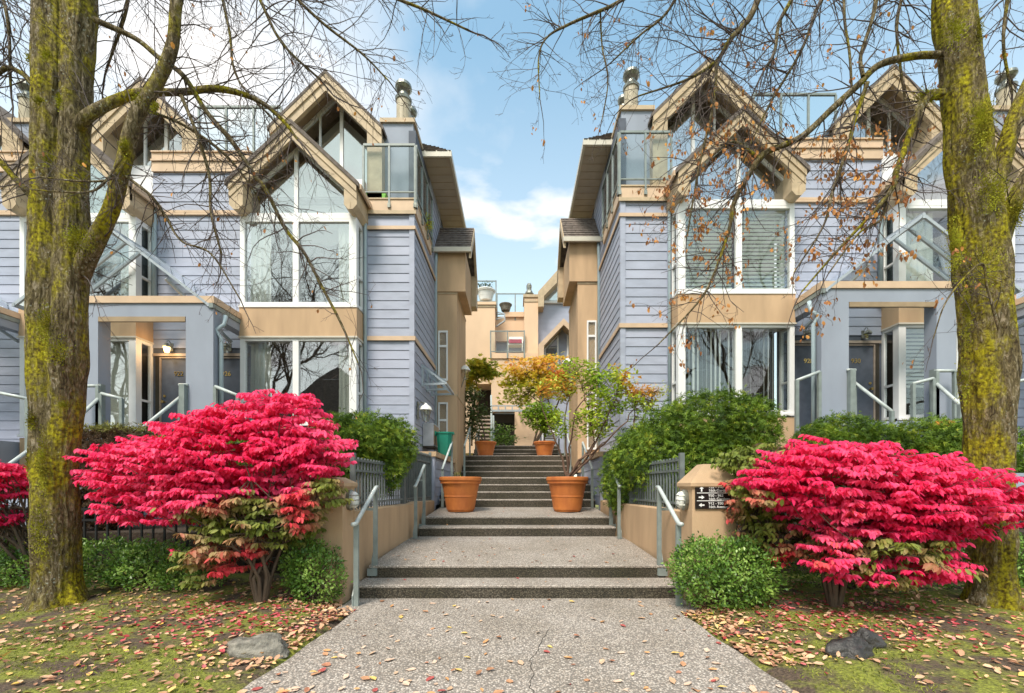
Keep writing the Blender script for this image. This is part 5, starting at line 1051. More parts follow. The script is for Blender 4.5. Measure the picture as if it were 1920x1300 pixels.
burning_bush((2.78, 4.95, ground_z(2.8, 4.95)), [(W(1420, 855, 5)[0], 4.95, H(862, 5), .42, .35, .17), (W(1410, 950, 5)[0], 4.9, H(935, 4.9), .34, .3, .36), (W(1460, 1010, 4.8)[0], 4.8, H(1005, 4.8), .38, .3, .26)],
     330, 'bronze and green half-turned bush beside the direction sign', lambda P: np.ones(len(P), bool), 2.2, 'half_turned_bush', leafn=22)
burning_bush((-6.05, 5.3, ground_z(-5.9, 5.3)), [(W(-30, 900, 5.2)[0], 5.2, H(900, 5.2), .52, .5, .28), (W(-10, 980, 5.2)[0], 5.1, H(965, 5.1), .35, .3, .18)], 200, 'crimson bush cut off by the left edge, behind the left trunk', None, 6.6)
# ---- clipped and loose green shrubs
def shrub(name, label, cat, base, blobs, n, size, kind, m, leafdir=.5, group=None, droop=0.0, stems=True, tonef=None, core=True):
    t = thing(name, label, cat, base, group); w_ = np.array([b[3]*b[4]+b[4]*b[5]+b[3]*b[5] for b in blobs]); w_ = w_/w_.sum()
    k = RNG.choice(len(blobs), n, p=w_); B_ = np.array(blobs)[k]; v = rvec(n); r = 1-np.abs(RNG.normal(size=n))*.17
    r = np.where(RNG.random(n) < .05, 1+RNG.random(n)*.16, r)
    r *= 1+.22*np.array([mnoise.noise(Vector((a[0]*3+i_, a[1]*3, a[2]*3))) for a, i_ in zip(v, k)])
    r *= 1+.13*np.array([mnoise.noise(Vector((a[0]*9+i_, a[1]*9, a[2]*9))) for a, i_ in zip(v, k)])
    P = B_[:, :3]+v*r[:, None]*B_[:, 3:6]; keep = P[:, 2] > base[2]+.03; P = P[keep]; v = v[keep]
    d = v*leafdir+rvec(len(P))*.7+np.array([0, 0, .35-droop]); nn = v+rvec(len(P))*.6+np.array([0, 0, .4])
    cl = nz(P, 5.5, 3); tone = np.clip(.5+cl*.75+RNG.normal(size=len(P))*.16, 0, 1)
    if tonef is not None: tone = tonef(P, tone)
    leaves('foliage', P, d, nn, size*(.7+.6*RNG.random(len(P))), kind, m, t, tone)
    st = []; rr = []; base = np.array(base)
    for q in range(26 if stems else 6):
        e = P[RNG.integers(len(P))]; st.append([base+RNG.normal(size=3)*.03*np.array([1, 1, 0]), base*.6+e*.4+RNG.normal(size=3)*.04, e]); rr.append([.012, .008, .003])
    multi_tubes('stems', st, rr, 4, M['bark'], t); return t
def gz(px, Y): x = (px-CX)/F*Y; return (x, Y, ground_z(x, Y))
def bl(px, py, Y, rx, rz, ry=None): a = W(px, py, Y); return (a[0], Y, a[2], rx/F*Y, (ry or rx)/F*Y, rz/F*Y)
shrub('boxwood', 'bright rounded boxwood at the foot of the direction sign pillar', 'shrub', gz(1360, 4.8), [bl(1350, 1080, 4.75, 90, 72, 60), bl(1400, 1075, 4.7, 62, 66, 50), bl(1310, 1060, 4.8, 48, 50, 40)], 9500, .040, 'quad', M['boxleaf'])
shrub('boxwood', 'small upright boxwood between the left bush and the tan pillar', 'shrub', gz(595, 4.95), [bl(595, 1080, 4.95, 52, 58, 40), bl(570, 1060, 4.95, 40, 50, 35)], 4200, .040, 'quad', M['boxleaf'])
shrub('box_hedge', 'long low boxwood hedge between the left trunk and the crimson bush', 'hedge', gz(260, 5.25), [bl(200, 1065, 5.3, 80, 52, 55), bl(290, 1072, 5.25, 85, 55, 55), bl(360, 1080, 5.2, 60, 48, 50)], 12000, .040, 'quad', M['boxleaf'])
shrub('box_hedge', 'dark boxwood hedge left of the left trunk', 'hedge', gz(10, 5.3), [bl(-10, 1070, 5.35, 85, 55, 55), bl(60, 1075, 5.35, 60, 50, 50)], 6000, .040, 'quad', M['boxleaf'])
shrub('box_hedge', 'boxwood hedge at the right edge behind the mossy trunk', 'hedge', gz(1930, 5.3), [bl(1940, 1060, 5.3, 70, 60, 55), bl(1870, 1070, 5.35, 60, 50, 50)], 4500, .040, 'quad', M['boxleaf'])
shrub('box_hedge', 'shaded boxwood hedge under the right crimson bush', 'hedge', gz(1600, 5.2), [bl(1560, 1055, 5.2, 90, 60, 50), bl(1700, 1060, 5.2, 110, 60, 50)], 6000, .040, 'quad', M['boxleaf'])
CD = dict(leafdir=.6, droop=.55, stems=False)
shrub('cedar_hedge', 'big cedar hedge spilling over the picket fence right of the steps', 'hedge', (2.9, 7.2, .75), [bl(1335, 800, 6.9, 98, 60, 75), bl(1270, 850, 7.0, 85, 85, 65), bl(1215, 860, 7.6, 60, 66, 60), bl(1180, 895, 8.2, 48, 72, 50), bl(1400, 810, 6.6, 50, 62, 60), bl(1330, 880, 6.6, 80, 80, 60), bl(1245, 920, 7.2, 34, 55, 30)], 34000, .10, 'spray', M['cedarleaf'], **CD)
shrub('cedar_hedge', 'cedar hedge resting on the picket fence left of the steps', 'hedge', (-2.8, 6.9, .75), [bl(690, 825, 6.9, 58, 45, 55), bl(735, 835, 7.4, 42, 48, 45), bl(640, 840, 6.7, 50, 60, 55), bl(715, 870, 7.0, 40, 55, 35)], 17000, .095, 'spray', M['cedarleaf'], **CD)
shrub('cedar_shrub', 'low cedar below the right house door', 'shrub', (5.9, 7.4, .75), [bl(1580, 815, 7.4, 62, 34, 40), bl(1640, 830, 7.4, 45, 34, 40), bl(1530, 830, 7.2, 40, 30, 35), bl(1590, 870, 7.2, 80, 50, 40)], 12000, .095, 'spray', M['cedarleaf'], **CD)
shrub('cedar_shrub', 'cedar in front of the pumpkin near the mossy trunk', 'shrub', (7.3, 7.2, .75), [bl(1740, 825, 7.1, 60, 38, 40), bl(1800, 830, 7.1, 50, 40, 40), bl(1760, 880, 7.0, 80, 50, 40), bl(1925, 860, 7.1, 50, 50, 40)], 13000, .095, 'spray', M['cedarleaf'], **CD)
shrub('cedar_hedge', 'clipped cedar hedge with brown dying sides behind the left trunk', 'hedge', (-6.0, 6.4, .6), [bl(205, 845, 6.4, 62, 42, 45), bl(250, 850, 6.4, 50, 45, 45), bl(200, 920, 6.3, 60, 70, 45)], 15000, .09, 'spray', M['cedarbrown'], tonef=lambda P, tn: np.clip(tn*.6+np.where(P[:, 2] > H(812, 6.4), .7, 0), 0, 1), **CD)
shrub('cedar_hedge', 'strip of cedar hedge behind the left crimson bush', 'hedge', (-4.3, 6.5, .6), [bl(330, 860, 6.5, 80, 42, 45), bl(450, 860, 6.5, 90, 45, 45)], 9000, .09, 'spray', M['cedarleaf'], **CD)
# ---- small trees in pots and behind
def small_tree(name, label, base, limbs, tips_blobs, ntip, leafsz, kind, m, barkm, Yrad=.25, rbase=.03, nleaf=10, cat='tree', spread=.09, tonef=None):
    t = thing(name, label, cat, base); paths = []; rad = []; nodes = []
    for L_ in limbs:
        P = [np.array(base)]+[np.array(p) for p in L_]; Q = []
        for a, c in zip(P, P[1:]):
            for f in np.linspace(0, 1, 5)[:-1]: Q.append(a*(1-f)+c*f+RNG.normal(size=3)*.012)
        Q.append(P[-1]); paths.append(Q); n = len(Q); rad.append(list(np.linspace(rbase, .007, n))); nodes += Q[n//3:]
    nodes = np.array(nodes); tips = []
    w_ = np.array([b[3]*b[5] for b in tips_blobs]); w_ = w_/w_.sum()
    for _ in range(ntip):
        b = tips_blobs[RNG.choice(len(tips_blobs), p=w_)]; v = rvec(1)[0]*RNG.uniform(.2, 1)**.5; p = np.array(b[:3])+v*np.array(b[3:6]); tips.append(p)
        nd = nodes[np.argmin(np.linalg.norm(nodes-p, axis=1)+RNG.random(len(nodes))*.15)]; mid = nd*.5+p*.5+RNG.normal(size=3)*.03+np.array([0, 0, -.02]); paths.append([nd, mid, p]); rad.append([.007, .004, .002])
    multi_tubes('stems', paths, rad, 6, M[barkm], t); tips = np.array(tips); P = np.repeat(tips, nleaf, 0)+RNG.normal(size=(ntip*nleaf, 3))*spread*np.array([1, 1, .55]); n = len(P)
    d = rvec(n)*np.array([1, 1, .5])+np.array([0, 0, .05]); nn = np.array([0, 0, 1.0])+rvec(n)*.6; tone = np.clip(.5+nz(P, 1.6, 2)*1.0+RNG.normal(size=n)*.15, 0, 1)
    if tonef: tone = tonef(P, tone)
    leaves('foliage', P, d, nn, leafsz*(.7+.6*RNG.random(n)), kind, m, t, tone); return t
Yp = 9.22; potL = lambda px, py, Y=Yp: W(px, py, Y)
small_tree('potted_shrub', 'multi-stemmed yellow-green shrub growing from the large right pot', (1.08, Yp, 1.53), [[potL(1050, 850), potL(1030, 800), potL(1010, 740)], [potL(1062, 840), potL(1058, 780, 9.3), potL(1080, 700, 9.4)], [potL(1085, 865, 9.1), potL(1115, 845, 9), potL(1145, 820, 8.9)], [potL(1100, 860, 9.1), potL(1130, 800, 9), potL(1150, 760, 9), potL(1165, 720, 9)], [potL(1090, 862, 9.1), potL(1115, 830, 9.2), potL(1100, 760, 9.2), potL(1090, 720, 9.2)], [potL(1070, 840, 9.3), potL(1078, 770, 9.4), potL(1120, 720, 9.4)], [potL(1120, 845, 9), potL(1175, 790, 8.9), potL(1205, 740, 8.9)]],
    [bl(1085, 705, 9.3, 48, 34, 35), bl(1150, 730, 9.1, 52, 48, 35), bl(1110, 790, 9.2, 40, 40, 35), bl(1195, 755, 9.0, 36, 26, 30), bl(1040, 735, 9.3, 36, 32, 30), bl(1050, 800, 9.2, 18, 26, 20)], 300, .095, 'oval', M['arbleaf'], 'redbark', rbase=.030, nleaf=11, cat='shrub', spread=.07)
jm = (.62, 17.2, 2.95)
small_tree('japanese_maple', 'orange and yellow Japanese maple beyond the upper right pot', jm, [[W(1035, 770, 17), W(1020, 730, 17), W(990, 700, 17)], [W(1040, 770, 17), W(1060, 720, 17), W(1075, 690, 17)], [W(1020, 760, 17), W(990, 740, 16.8), W(965, 745, 16.8)]],
    [bl(985, 690, 17, 42, 18, 40), bl(1040, 690, 17, 45, 24, 40), bl(1010, 720, 17, 62, 22, 40), bl(965, 745, 16.8, 32, 14, 30), bl(1070, 720, 17, 35, 32, 40), bl(960, 715, 17, 22, 12, 30), bl(1085, 690, 17, 26, 26, 30)], 400, .15, 'maple', M['mapleleaf'], 'bark', rbase=.05, nleaf=9, spread=.14, tonef=lambda P, t: np.clip(.20+.9*nz(P, .9, 1)+(P[:, 2]-H(715, 17))*.30+RNG.normal(size=len(P))*.14, 0, 1))
small_tree('yellow_maple', 'small yellow maple arching over the stairs on the upper left', (-1.7, 16.0, 2.9), [[W(890, 740, 16), W(895, 710, 16), W(915, 695, 16)], [W(885, 745, 16), W(882, 700, 16)]], [bl(892, 690, 16, 22, 15, 20), bl(915, 702, 16, 22, 10, 20), bl(882, 712, 16, 12, 24, 15), bl(905, 688, 16, 26, 8, 20)], 170, .15, 'maple', M['yellowleaf'], 'bark', nleaf=9, spread=.12)
small_tree('potted_shrub', 'dark leafy shrub in the smaller upper left pot', (P2L[0], P2L[1], 2.88), [[W(905, 800, 14.7), W(890, 770, 14.7), W(885, 740, 14.7)], [W(895, 810, 14.7), W(883, 785, 14.6)]], [bl(885, 740, 14.7, 17, 20, 15), bl(893, 775, 14.7, 24, 24, 18), bl(882, 808, 14.6, 12, 22, 12)], 170, .11, 'oval', M['darkleaf'], 'bark', nleaf=9, cat='shrub', spread=.10)
small_tree('potted_shrub', 'round bright green bush in the smaller upper right pot', (P2R[0], P2R[1], 2.88), [[W(1021, 800, 14.7), W(1020, 780, 14.7)]], [bl(1012, 780, 14.7, 34, 26, 22), bl(1030, 795, 14.7, 20, 18, 18)], 220, .12, 'oval', M['arbleaf'], 'bark', nleaf=10, cat='shrub', spread=.09, tonef=lambda P, t: t*.5)
small_tree('leafy_shrub', 'low broad-leaved green shrub at the top of the stairs', (-.75, 18.0, 2.95), [[W(938, 815, 18)]], [bl(938, 815, 18, 24, 16, 20), bl(950, 826, 18, 18, 8, 20)], 60, .17, 'oval', M['boxleaf'], 'bark', nleaf=8, cat='shrub', spread=.15)
small_tree('spindly_plant', 'spindly plant in the pale pot on the far roof deck', RP, [[W(908, 540, 21.3), W(900, 533, 21.3)], [W(913, 540, 21.3), W(920, 532, 21.3)]], [bl(911, 538, 21.3, 14, 9, 10)], 30, .11, 'oval', M['darkleaf'], 'bark', nleaf=4, cat='plant', rbase=.03)
small_tree('potted_sprig', 'short yellowing sprig in the large left pot', (PL[0]-.05, PL[1], PL[2]+.69), [[(PL[0]-.10, PL[1], 1.68), (PL[0]-.14, PL[1], 1.72)]], [(PL[0]-.08, PL[1], 1.64, .10, .08, .05)], 10, .05, 'narrow', M['yellowleaf'], 'bark', rbase=.008, nleaf=4, cat='plant', spread=.03)
small_tree('trailing_plant', 'pale trailing plant on the left balcony rail', (-2.30, 11.0, 8.1), [[(-2.28, 11.0, 8.3)]], [(-2.28, 11.0, 8.18, .05, .22, .18)], 24, .07, 'narrow', M['arbleaf'], 'bark', rbase=.006, nleaf=6, cat='plant', spread=.05)
small_tree('leafy_shrub', 'yellow-green shrub against the right house corner behind the cedar', (2.3, 8.9, .9), [[W(1190, 800, 8.9), W(1190, 760, 8.9)], [W(1200, 800, 8.9), W(1225, 735, 8.9)]], [bl(1190, 765, 8.9, 14, 42, 15), bl(1222, 735, 8.9, 30, 14, 15)], 70, .08, 'narrow', M['arbleaf'], 'redbark', nleaf=9, cat='shrub', spread=.07)
# ---- big street trees
def smooth_path(pts, n=6):
    P = [np.array(p, float) for p in pts]; P = [2*P[0]-P[1]]+P+[2*P[-1]-P[-2]]; out_ = []
    for i in range(1, len(P)-2):
        for t in np.linspace(0, 1, n, endpoint=False): out_.append(.5*((2*P[i])+(-P[i-1]+P[i+1])*t+(2*P[i-1]-5*P[i]+4*P[i+1]-P[i+2])*t*t+(-P[i-1]+3*P[i]-3*P[i+1]+P[i+2])*t**3))
    out_.append(P[-2]); return np.array(out_)
def trunk_mesh(pts, sides, m, parent, name='trunk', flare=True, rough=.07, seed=0.0, ridge=.06, cap=False):
    """pts: (x,y,z,r)"""
    Q = smooth_path(pts, 26 if sides > 40 else 12); P = Q[:, :3]; r = Q[:, 3]; n = len(P); d = np.gradient(P, axis=0); d /= np.linalg.norm(d, axis=1)[:, None]; u = np.cross(d, np.array([0, 1.0, 0])); u /= np.linalg.norm(u, axis=1)[:, None]; v = np.cross(u, d); V = []
    for i in range(n):
        for k in range(sides):
            a = 2*math.pi*k/sides; dirv = u[i]*math.cos(a)+v[i]*math.sin(a); q = P[i]
            f = 1+rough*2*mnoise.noise(Vector((math.cos(a)*1.4+seed, math.sin(a)*1.4, q[2]*1.6)))+ridge*abs(mnoise.noise(Vector((math.cos(a)*5+seed, math.sin(a)*5, q[2]*2.0))))*2+(.05*mnoise.noise(Vector((math.cos(a)*3+seed, math.sin(a)*3, q[2]*5)))+.05*abs(mnoise.noise(Vector((math.cos(a)*14, math.sin(a)*14+seed, q[2]*3)))) if sides > 40 else 0)+.035*mnoise.noise(Vector((math.cos(a)*11, math.sin(a)*11+seed, q[2]*9)))
            if flare: f += .30*math.exp(-max(0, q[2]-.05)/.12)*(1+.8*math.sin(a*4+seed))
            V.append(q+dirv*r[i]*f)
    i = np.arange(n-1)[:, None]*sides; k = np.arange(sides)[None, :]; k2 = (k+1) % sides; Fc = np.stack([i+k, i+k2, i+sides+k2, i+sides+k], axis=-1).reshape(-1, 4)
    return mesh_obj(name, np.array(V), Fc, m, parent, smooth=True), Q
def big_tree(name, label, cat, stems, limbs, mb, twig_density, seed, leaf_zone=None, moss_specs=()):
    base = stems[0][0]; t = thing(name, label, cat, (base[0], base[1], max(0, base[2]))); Yt = base[1]
    for i, st in enumerate(stems): trunk_mesh([(a, b_, c, r_*.73) for a, b_, c, r_ in st], 110, mb, t, 'trunk' if i == 0 else 'stem', True, seed=seed+i*3, rough=.10)
    tw_p = []; tw_r = []; tips = []
    def grow(p, d, ln, r, depth, droop, fore=.0):
        n = max(4, int(ln/.10)); pts = [p]; cur = p.copy(); dd = d/np.linalg.norm(d); seg = ln/n; curve = RNG.normal(size=3)*.35*np.array([1, .6, 1])
        for k in range(n):
            f = k/n; dd = dd+RNG.normal(size=3)*.13*np.array([1, .8, 1])+curve*seg*1.4+np.array([0, 0, -droop*seg*1.5]); dd /= np.linalg.norm(dd); cur = cur+dd*seg; pts.append(cur.copy())
        tw_p.append(pts); tw_r.append(list(np.linspace(r, max(.0016, r*.35), n+1))); tips.append((pts[-1], depth))
        if depth > 0:
            nc = max(2, int(ln/(.17 if depth > 1 else .15)*twig_density)); 
            for c_ in range(nc):
                f = RNG.uniform(.12, .98); i = min(n-1, int(f*n)); bd = np.array(pts[i+1])-np.array(pts[i]); bd /= np.linalg.norm(bd); ax = rvec(1)[0]; ax[1] *= .6; nd = bd*.75+ax*.85; grow(np.array(pts[i+1]), nd, ln*RNG.uniform(.32, .62)*(1-.35*f), max(.0017, r*.5*(1-.4*f)), depth-1, droop*1.2)
        elif depth == 0: 
            for q in pts[1::2]: tips.append((q, -1))
    for L_ in limbs:
        pts, wigr, nch, chl, vis = L_['p'], L_.get('w', 0), int(L_.get('n', 8)*2.3), L_.get('l', .8), L_.get('m', True); big = pts[0][3]*F/pts[0][1] > 12.5
        pts = [(a+(0 if i_ == 0 else RNG.normal()*.018), b_+RNG.normal()*.02, c+(0 if i_ == 0 else RNG.normal()*.018), r_*(.66 if big else .60)) for i_, (a, b_, c, r_) in enumerate(pts)]
        Q = smooth_path(pts, 7)
        if vis: trunk_mesh(pts, 16 if big else 8, mb if big else M['limbbark'], t, 'limb', False, rough=.09, seed=seed+pts[0][0], ridge=.10)
        for c_ in range(nch):
            f = RNG.uniform(L_.get('f0', .1), 1.0); i = min(len(Q)-2, int(f*(len(Q)-1))); bd = Q[i+1, :3]-Q[i, :3]; bd /= np.linalg.norm(bd); ax = rvec(1)[0]; ax[1] *= .5; nd = bd*.6+ax*.9+np.array([0, 0, L_.get('up', 0)]); grow(Q[i, :3].copy(), nd, chl*RNG.uniform(.5, 1.15), min(.0075, Q[i, 3]*.42), L_.get('d', 2), L_.get('droop', .35))
        if L_.get('tip', True):
            bd = Q[-1, :3]-Q[-2, :3]; grow(Q[-1, :3].copy(), bd, chl*.8, Q[-1, 3], 2, L_.get('droop', .35))
    for side_n, lo in ((5, .004), (3, 0)):
        sel = [i for i in range(len(tw_p)) if (tw_r[i][0] >= .004) == (side_n == 5)]
        if sel: multi_tubes('branches' if side_n == 5 else 'twigs', [tw_p[i] for i in sel], [tw_r[i] for i in sel], side_n, M['twig'], t, 'stuff')
    T_ = np.array([x[0] for x in tips]); 
    if leaf_zone: leaf_zone(T_, t)
    for (c, rad, n) in moss_specs:
        pass
    print(name, 'twigs', len(tw_p)); return t, T_
def tp(px, py, rpx, Y): a = W(px, py, Y); return (a[0], a[1], a[2], rpx/F*Y)
YL = 4.67
gl = ground_z(W(108, 0, YL)[0], YL)
stemA = [tp(106, 1158, 50, YL), tp(106, 1060, 42, YL), tp(104, 900, 42, YL), tp(92, 750, 38, YL), tp(90, 600, 36, YL), tp(90, 450, 34, YL), tp(93, 300, 33, YL), tp(96, 150, 33, YL), tp(94, 0, 34, YL), tp(90, -250, 32, YL)]
stemB = [tp(113, 1158, 46.0, YL+.05), tp(113, 1060, 38.0, YL+.05), tp(112, 900, 32.4, YL), tp(123, 750, 34.2, YL-.02), tp(131, 600, 33.3, YL-.04), tp(134, 450, 33.3, YL), tp(138, 300, 29.7, YL+.05), tp(142, 150, 30.6, YL+.08), tp(150, 0, 32.4, YL+.1), tp(160, -250, 30.6, YL+.1)]
y0 = YL
limbsL = [
 dict(p=[tp(134, 560, 20, y0+.02), tp(160, 492, 22, y0-.03), tp(205, 400, 19, y0-.1), tp(235, 320, 17, y0-.1), tp(262, 230, 17, y0-.1), tp(290, 150, 15, y0-.1), tp(318, 80, 14, y0-.1), tp(340, 0, 13, y0-.1), tp(365, -120, 11, y0-.1)], n=14, l=.7),
 dict(p=[tp(140, 250, 14, y0+.03), tp(172, 222, 14, y0+.02), tp(215, 195, 12, y0+.1), tp(262, 172, 10, y0+.15), tp(340, 168, 8, y0+.25), tp(420, 168, 8, y0+.35), tp(480, 188, 6, y0+.4), tp(530, 225, 5, y0+.5), tp(560, 270, 3, y0+.5)], n=16, l=.8),
 dict(p=[tp(180, 40, 8, y0+.05), tp(250, 72, 7, y0+.1), tp(300, 105, 7, y0+.1), tp(345, 150, 7.5, y0+.1), tp(385, 205, 7, y0+.15), tp(430, 262, 7, y0+.2), tp(470, 320, 6.5, y0+.25), tp(502, 364, 6, y0+.3), tp(535, 425, 5.5, y0+.35), tp(575, 480, 5, y0+.4), tp(600, 535, 4.5, y0+.4), tp(640, 612, 3.5, y0+.45), tp(678, 680, 2, y0+.5)], n=26, l=.62, f0=.25),
 dict(p=[tp(60, 370, 10, y0), tp(35, 340, 9, y0-.05), tp(0, 300, 9, y0-.1), tp(-60, 250, 7, y0-.2)], n=6, l=.6),
 dict(p=[tp(66, 165, 7, y0), tp(40, 142, 6.5, y0), tp(10, 138, 6, y0), tp(-40, 175, 5, y0)], n=8, l=.7),
 dict(p=[tp(340, 180, 5, y0), tp(365, 250, 5, y0), tp(385, 320, 4.5, y0+.1), tp(400, 400, 4, y0+.15), tp(412, 470, 3, y0+.2)], n=16, l=.55),
 dict(p=[tp(285, 210, 4, y0), tp(345, 235, 4, y0+.1), tp(410, 275, 4, y0+.2), tp(455, 330, 3, y0+.3), tp(490, 380, 2, y0+.4)], n=14, l=.55),
 dict(p=[tp(235, 330, 4, y0-.1), tp(280, 360, 4, y0-.1), tp(310, 400, 3.5, y0), tp(345, 455, 3, y0), tp(400, 480, 2.5, y0), tp(450, 560, 2, y0)], n=14, l=.5),
 dict(p=[tp(240, 290, 3.5, y0-.15), tp(205, 330, 3, y0-.25), tp(150, 340, 2.5, y0-.35), tp(80, 330, 2, y0-.4)], n=9, l=.45),
 dict(p=[tp(230, 300, 3, y0-.2), tp(180, 350, 2.6, y0-.3), tp(110, 360, 2.2, y0-.4), tp(60, 350, 1.6, y0-.4)], n=8, l=.4),
 dict(p=[tp(400, -260, 10, y0), tp(440, -120, 7, y0+.1), tp(490, 0, 5, y0+.1), tp(530, 90, 4, y0+.2), tp(600, 150, 3, y0+.3)], n=18, l=.8),
 dict(p=[tp(500, -260, 9, y0), tp(620, -110, 6, y0+.3), tp(700, -30, 5, y0+.4), tp(800, 20, 3.5, y0+.5), tp(880, 60, 2.5, y0+.6)], n=18, l=.75),
 dict(p=[tp(430, -150, 7, y0), tp(520, -40, 5, y0), tp(600, 40, 4, y0+.1), tp(680, 100, 3, y0+.2), tp(730, 150, 2, y0+.3)], n=18, l=.7),
 dict(p=[tp(380, -200, 7, y0), tp(400, -60, 5, y0+.5), tp(430, 60, 4, y0+.6), tp(450, 150, 3, y0+.7), tp(520, 230, 2.5, y0+.8)], n=20, l=.75),
 dict(p=[tp(260, -260, 7, y0), tp(250, -80, 5, y0+.3), tp(240, 20, 4, y0+.4), tp(200, 120, 3, y0+.5)], n=18, l=.8),
 dict(p=[tp(-60, -260, 8, y0), tp(-20, -80, 5, y0), tp(20, 40, 4, y0), tp(20, 160, 3, y0)], n=22, l=.8),
]
LT, tipsL = big_tree('street_tree', 'twin-stemmed bare tree with yellow moss at its foot, left of the path', 'tree', [stemA, stemB], limbsL, M['bark_left'], .95, 2.0)
YR = 4.67
stemR = [tp(1856, 1150, 47, YR), tp(1857, 1060, 43, YR), tp(1856, 930, 43, YR), tp(1853, 800, 46, YR), tp(1853, 720, 49, YR), tp(1850, 640, 48, YR), tp(1842, 500, 50, YR), tp(1832, 400, 47, YR), tp(1818, 300, 43, YR), tp(1803, 160, 38, YR), tp(1790, 0, 40, YR), tp(1785, -250, 38, YR)]
limbsR = [
 dict(p=[tp(1775, 100, 10, YR), tp(1720, 100, 10, YR), tp(1660, 120, 10, YR+.05), tp(1610, 160, 10, YR+.1), tp(1560, 200, 9, YR+.15), tp(1500, 250, 8.5, YR+.2), tp(1440, 292, 8, YR+.25), tp(1405, 325, 7.5, YR+.3), tp(1380, 375, 6.5, YR+.35), tp(1362, 440, 5, YR+.4), tp(1330, 530, 4, YR+.45), tp(1300, 580, 3, YR+.5), tp(1235, 645, 2, YR+.55)], n=30, l=.62, f0=.2),
 dict(p=[tp(1765, 175, 13, YR-.05), tp(1735, 185, 12, YR-.1), tp(1718, 215, 9, YR-.12), tp(1702, 265, 7.5, YR-.12), tp(1685, 320, 7, YR-.12), tp(1672, 345, 6, YR-.1), tp(1640, 400, 4.5, YR-.1), tp(1575, 465, 3.5, YR-.05), tp(1500, 545, 2, YR)], n=20, l=.55),
 dict(p=[tp(1668, 345, 4.5, YR-.1), tp(1655, 400, 3.5, YR-.1), tp(1610, 440, 3, YR-.1), tp(1560, 510, 2, YR-.1)], n=10, l=.5),
 dict(p=[tp(1622, 160, 6, YR+.05), tp(1608, 215, 5.5, YR+.05), tp(1594, 270, 5, YR+.05), tp(1582, 315, 5, YR+.05), tp(1562, 365, 4, YR+.05), tp(1540, 430, 3, YR+.1), tp(1490, 510, 2, YR+.1)], n=20, l=.55),
 dict(p=[tp(1612, 150, 5, YR+.1), tp(1620, 100, 5, YR+.1), tp(1632, 30, 6, YR+.1), tp(1645, -60, 6, YR+.1)], n=6, l=.6),
 dict(p=[tp(1600, 160, 3, YR+.1), tp(1592, 100, 3.5, YR+.1), tp(1583, 30, 4, YR+.1), tp(1580, -60, 4, YR+.1)], n=6, l=.6),
 dict(p=[tp(1850, 390, 22, YR), tp(1870, 320, 19, YR), tp(1888, 262, 19, YR-.05), tp(1925, 180, 18, YR-.1), tp(1980, 60, 16, YR-.1)], n=6, l=.6),
 dict(p=[tp(1872, 470, 22, YR), tp(1895, 400, 19, YR-.05), tp(1922, 330, 17, YR-.1), tp(1990, 240, 14, YR-.1)], n=6, l=.6),
 dict(p=[tp(1480, -160, 11, YR+.2), tp(1420, 10, 9, YR+.3), tp(1388, 45, 8, YR+.3), tp(1368, 85, 7, YR+.3), tp(1340, 115, 6, YR+.35), tp(1290, 145, 3.5, YR+.4), tp(1200, 180, 2, YR+.5)], n=24, l=.8),
 dict(p=[tp(1345, 112, 5, YR+.3), tp(1335, 200, 4.5, YR+.3), tp(1312, 300, 4, YR+.3), tp(1300, 370, 3, YR+.35), tp(1285, 450, 2, YR+.4)], n=24, l=.6),
 dict(p=[tp(1360, -200, 8, YR), tp(1260, -60, 6, YR+.1), tp(1165, 0, 5, YR+.2), tp(1110, 28, 4.5, YR+.2), tp(1065, 38, 4, YR+.25), tp(1030, 70, 3, YR+.3), tp(1012, 110, 2.4, YR+.3), tp(1014, 180, 1.5, YR+.3)], n=18, l=.6),
 dict(p=[tp(1125, 22, 3, YR+.25), tp(1128, 80, 2.6, YR+.3), tp(1136, 150, 2.2, YR+.3), tp(1128, 230, 1.6, YR+.35)], n=12, l=.4),
 dict(p=[tp(1330, -150, 5, YR), tp(1260, 10, 4, YR+.2), tp(1200, 70, 3, YR+.3), tp(1140, 120, 2, YR+.4)], n=16, l=.6),
 dict(p=[tp(1500, -180, 8, YR), tp(1496, -40, 6, YR), tp(1470, 40, 5.5, YR), tp(1450, 100, 4.5, YR), tp(1430, 130, 3, YR)], n=18, l=.7),
 dict(p=[tp(1700, -200, 6, YR), tp(1560, -30, 5, YR+.5), tp(1500, 100, 4, YR+.6), tp(1440, 200, 3, YR+.7), tp(1400, 300, 2, YR+.7)], n=24, l=.75),
 dict(p=[tp(1690, -200, 6, YR), tp(1690, -40, 5, YR+.4), tp(1680, 60, 4, YR+.4), tp(1700, 200, 3, YR+.5)], n=18, l=.7),
 dict(p=[tp(1880, -200, 6, YR), tp(1890, -40, 5, YR+.3), tp(1880, 80, 4, YR+.3), tp(1895, 180, 3, YR+.4)], n=14, l=.7),
 dict(p=[tp(1430, 300, 4, YR+.3), tp(1400, 280, 4, YR+.35), tp(1370, 265, 3.5, YR+.4), tp(1340, 290, 2.5, YR+.4)], n=12, l=.5),
 dict(p=[tp(1870, 620, 3.5, YR-.45), tp(1860, 540, 3, YR-.5), tp(1840, 500, 3, YR-.5), tp(1780, 560, 2, YR-.5), tp(1750, 640, 1.5, YR-.5)], n=8, l=.4),
]
